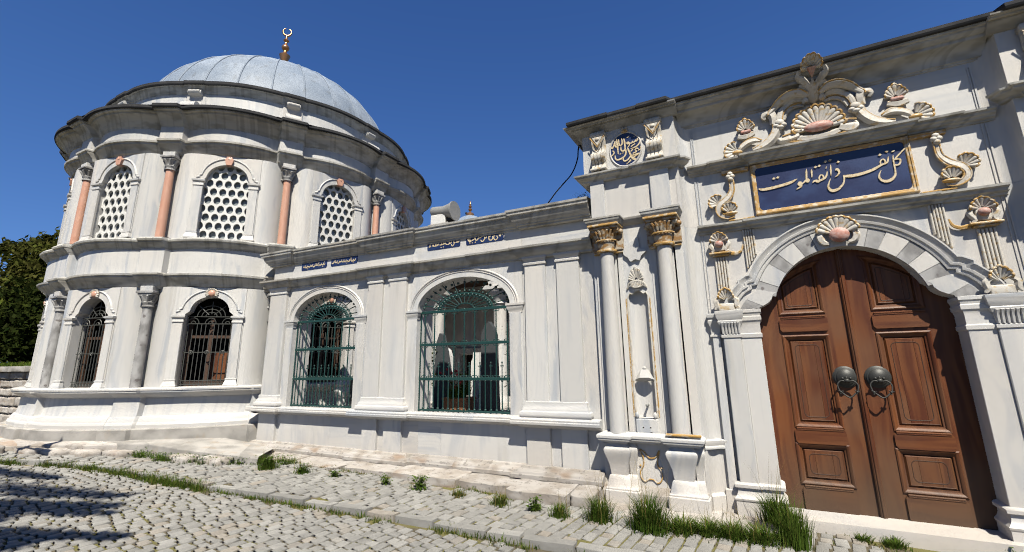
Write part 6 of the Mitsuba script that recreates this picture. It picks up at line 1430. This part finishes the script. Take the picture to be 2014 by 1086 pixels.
for (x, y, z, hh, n, lab) in ((-5.95, 8.3, -.85, 1.0, 420, 'rose bush with small leaves in the courtyard at the left of the right window'), (-3.62, 7.6, -.85, 1.5, 420, 'leafy bush in the courtyard at the right edge of the right window')):
    b = Blades(); b.leafy((x, y, z + .3), .34, hh, n, r, .07, (.0, .7)); b.put('bush', 'm_leaf', label=lab, category='bush')
tomb('gravestone', stele([(-7.32, -.9), (-6.98, -.9), (-7.0, -.25), (-7.3, -.25)], 7.2, 7.3), 'm_darkstone', 'low dark gravestone slab in the middle of the left window')
m = Mesh().lathe([(.10, -.9), (.10, -.62), (.13, -.60), (.16, -.5), (.13, -.40), (.17, -.36), (.12, -.26), (.04, -.22)], -7.62, 7.3, 16)
tomb('gravestone', m, 'm_lattice', 'white turbaned gravestone at the left of the left window')
tomb('stone_basin', Mesh().box(-6.86, -6.40, 7.2, 7.6, -.9, -.55, .01).box(-6.92, -6.34, 7.15, 7.65, -.50, -.42, .01).box(-6.80, -6.45, 7.25, 7.55, -.56, -.49), 'm_lattice', 'white stone basin at the right of the left window', 'basin')
# ================================================================ left edge: boundary wall, bank, trees
BW = 'boundary_wall'
labels[BW] = {'label': 'rubble stone boundary wall with a flat coping, left of the round building', 'category': 'wall'}
z = -1.55; row = 0
while z < .0:
    h = rng.uniform(.15, .25); x = -21.5 + rng.uniform(0, .3)
    while x < -13.2:
        w = rng.uniform(.28, .62)
        m = rough_block(x, x + w - .025, 4.62 + rng.uniform(-.03, .02), 5.0, z, min(z + h, .02) - .022, int(x * 10) + row, .025)
        put(BW + '__stone', m, 'm_stone', None, 45); x += w
    z += h; row += 1
put(BW + '__core', Mesh().box(-21.6, -13.1, 4.72, 5.1, -1.6, .0), 'm_slab', None, False)
for x in np.arange(-21.5, -13.2, .9):
    put(BW + '__coping', rough_block(x, x + .885, 4.50, 5.15, .0, .12, int(x * 7) + 900, .012), 'm_slab', None, 45)
put('grassy_bank', sheet(np.linspace(-60, -13.5, 48), np.linspace(5.1, 40, 36), lambda X, Y: .08 + .055 * (Y - 5.1) + .5 * (meshkit.fbm(np.stack([X * .25, Y * .25, X * 0], -1), 3) - .5) * np.clip((Y - 5.1) / 3, 0, 1)), 'm_bank', None, 60, kind='structure', label='grassy bank rising behind the boundary wall')
bg = Blades()
for _ in range(900):
    x, y = r.uniform(-22, -14), r.uniform(5.15, 7.5)
    bg.tuft((x, y, .08 + .055 * (y - 5.1)), .14, .22, 9, r, tone=(.5, 1), dry=.15, w=.018)
bg.put('bank_grass', label='bright grass on top of the boundary wall and bank', category='grass', kind='stuff')
def tree(name, base, clumps, nleaf, size, tone, label, dry=(0, .3), trunk=.16, seed=1, cat='tree', flat=False):
    q = np.random.default_rng(seed)
    labels[name] = {'label': label, 'category': cat}
    top = np.mean([c[0] for c in clumps], 0)
    bx = np.array(base, float)
    m = Mesh().tube([bx, bx * .6 + np.array(top) * .4 + [0.1, 0, -.1], top], [trunk, trunk * .75, trunk * .4], 8)
    for c, rad in clumps:
        k = q.uniform(.35, .7); s0 = bx * (1 - k) + np.array(top) * k
        m.tube([s0, (s0 + np.array(c)) / 2 + [0, 0, .12], c], [trunk * .45, trunk * .3, trunk * .12], 6)
    put(name + '__trunk', m, 'm_bark', None, 50)
    w = np.array([np.prod(rad) ** (2 / 3) for _, rad in clumps]); w /= w.sum()
    V, F, UV = [], [], []
    for (c, rad), share in zip(clumps, w):
        n = int(nleaf * share)
        sub = q.normal(0, 1, (max(8, n // 60), 3)); sub /= np.linalg.norm(sub, axis=1, keepdims=True); sub *= q.uniform(.35, 1.0, (len(sub), 1))
        st = q.uniform(*tone, len(sub))
        pick = q.integers(0, len(sub), n)
        p = np.array(c) + (sub[pick] + q.normal(0, .16, (n, 3))) * rad
        d = q.normal(0, 1, (n, 3)); d /= np.linalg.norm(d, axis=1, keepdims=True)
        e = np.cross(d, q.normal(0, 1, (n, 3))); e /= np.linalg.norm(e, axis=1, keepdims=True)
        s = size * q.uniform(.6, 1.3, (n, 1))
        v = np.stack([p - d * s, p + e * s * .45, p + d * s, p - e * s * .45], 1).reshape(-1, 3)
        o = sum(len(a) for a in V); i4 = o + np.arange(n)[:, None] * 4
        V.append(v); F += [i4 + [0, 1, 2], i4 + [0, 2, 3]]
        tv = np.clip(st[pick] + q.normal(0, .12, n), 0, 1); UV.append(np.repeat(np.stack([tv, q.uniform(*dry, n)], 1), 4, 0))
    k = name + '__crown'
    scene[k] = mikit.ply(trimesh.Trimesh(np.vstack(V), np.vstack(F), process=False), 'm_leaf', smooth=False, uv=np.vstack(UV))
def gb(x, y): return .08 + .055 * (y - 5.1)
cl = [((-28.2 + dx, 8.6 + dy, z), (a, a, b)) for dx, dy, z, a, b in ((0, 0, 4.3, 1.5, 1.2), (-1.6, .3, 3.4, 1.3, 1.1), (1.4, .3, 4.4, 1.5, 1.1), (-.4, -.2, 5.4, 1.2, .7), (.9, .2, 5.5, 1.0, .6), (-2.4, .5, 2.6, 1.0, .9), (.4, -.4, 3.0, 1.4, .9), (2.6, .8, 5.0, 1.4, 1.0), (-1.2, 0, 4.7, .9, .7), (2.0, .4, 3.2, 1.3, 1.0))]
tree('olive_green_tree', (-28.2, 8.6, .2), cl, 15000, .13, (.25, .85), 'large olive green tree with rounded crown beyond the boundary wall', dry=(.1, .55), trunk=.28, seed=3)
cl = [((-22.4 + dx, 6.55 + dy, z), (a, a, b)) for dx, dy, z, a, b in ((0, 0, .9, 1.0, .7), (.2, 0, 1.8, .9, .7), (.5, .1, 2.5, .7, .6), (1.2, .2, 1.2, 1.0, .8), (1.5, .3, 2.3, .8, .7), (-.6, -.1, 1.3, .7, .6), (2.2, .4, 1.6, 1.0, .9))]
tree('dark_evergreen_tree', (-22.2, 6.6, .1), cl, 12000, .10, (.0, .16), 'dense dark evergreen tree just behind the boundary wall', dry=(0, .12), trunk=.14, seed=4)
cl = [((-23.6 + dx, 6.5 + dy, z), (a, a, b)) for dx, dy, z, a, b in ((0, 0, 2.1, .65, .5), (-.6, .1, 1.6, .7, .5), (.25, 0, 1.55, .5, .45), (-.9, 0, 2.4, .7, .5))]
tree('light_green_tree', (-23.8, 6.5, .1), cl, 4000, .09, (.75, 1.0), 'bright green young tree at the left edge, in front of the olive green tree', dry=(0, .1), trunk=.10, seed=5)
cl = [((-42 + dx, 14 + dy, z), (2.6, 2.6, 1.9)) for dx, dy, z in ((0, 0, 4.0), (-4, 1, 3.2), (4, 1, 4.2), (7, 2, 4.0), (-8, 2, 2.5), (2, 0, 2.4), (-2, 0, 2.0))]
tree('far_tree', (-42, 14, .6), cl, 9000, .22, (.2, .6), 'far tree mass behind the olive green tree', dry=(.1, .5), trunk=.3, seed=6)
# ---- out of the picture to the left, but its shade falls into it
SUN = np.array([.319, -.51, .799])
def shade_at(gx, gy, h): 
    t = h / SUN[2]; return np.array([gx, gy, float(zs(gx))]) + SUN * t
st = 'shade_tree'
labels[st] = {'label': 'tree standing left of the camera whose layered branches shade the street', 'category': 'tree'}
q = np.random.default_rng(9); V, F, UV = [], [], []; tk = Mesh()
tb = np.array([-6.6, -3.6, float(zs(-6.6))]); tt = tb + [0.4, .6, 9.5]
tk.tube([tb, (tb + tt) / 2, tt], [.2, .15, .05], 8)
for (a, b, wa, wb, h) in (((-9.6, 2.3), (-6.85, 3.28), .50, .10, 7.2), ((-9.3, 1.8), (-6.25, 2.88), .42, .10, 6.6), ((-8.6, 2.0), (-6.5, 3.05), .30, .08, 7.0), ((-7.4, 1.72), (-5.42, 2.58), .30, .07, 6.0), ((-8.3, 1.2), (-5.9, 2.12), .40, .1, 5.6), ((-10.5, 2.9), (-8.6, 3.28), .25, .06, 7.4), ((-10, 1.4), (-7.0, 2.3), .5, .2, 6.4)):
    A_, B_ = shade_at(*a, h), shade_at(*b, h - .5)
    base = tb * .25 + tt * .75 if h > 6.5 else tb * .35 + tt * .65
    tk.tube([base, A_, B_], [.05, .035, .008], 5)
    n = 620
    t = q.random(n); p = A_ * (1 - t)[:, None] + B_ * t[:, None]
    w = wa * (1 - t) + wb * t
    p += q.normal(0, .45, (n, 3)) * w[:, None] * [1, 1, .5]
    d = (B_ - A_) / np.linalg.norm(B_ - A_) + q.normal(0, .5, (n, 3)); d /= np.linalg.norm(d, axis=1, keepdims=True)
    e = np.cross(d, [0, 0, 1.0]) + q.normal(0, .3, (n, 3)); e /= np.linalg.norm(e, axis=1, keepdims=True)
    s = .10 * q.uniform(.6, 1.3, (n, 1))
    v = np.stack([p - d * s, p + e * s * .35, p + d * s, p - e * s * .35], 1).reshape(-1, 3)
    o = sum(len(x_) for x_ in V); i4 = o + np.arange(n)[:, None] * 4
    V.append(v); F += [i4 + [0, 1, 2], i4 + [0, 2, 3]]; UV.append(np.tile([[.2, .1]], (len(v), 1)))
put(st + '__trunk', tk, 'm_bark', None, 50)
scene[st + '__crown'] = mikit.ply(trimesh.Trimesh(np.vstack(V), np.vstack(F), process=False), 'm_leaf', smooth=False, uv=np.vstack(UV))
ss = 'street_sign'  # unseen helper: plates and blade shaped only for the shadow they cast
labels[ss] = {'label': 'unseen plates and blade on a pole, added to cast the shadow at the foot of the round building', 'category': 'shadow_caster'}
put(ss + '__pole', Mesh().tube([(-10.12, 2.0, -1.5), (-10.10, 2.02, 1.5)], .035, 8), 'm_steel', None, 40)
put(ss + '__plate', Mesh().box(-9.90, -9.36, 2.08, 2.12, 1.27, 1.44, .01).box(-10.2, -9.98, 2.0, 2.06, 1.28, 1.44, .01).box(-10.05, -9.85, 2.05, 2.09, 1.33, 1.37), 'm_steel', None, 20)
put(ss + '__pointer', stele([(-9.88, 1.44), (-9.67, 1.44), (-9.665, 1.58), (-9.67, 1.80), (-9.71, 1.89), (-9.76, 1.80), (-9.80, 1.62)], 2.14, 2.18), 'm_steel', None, 20)
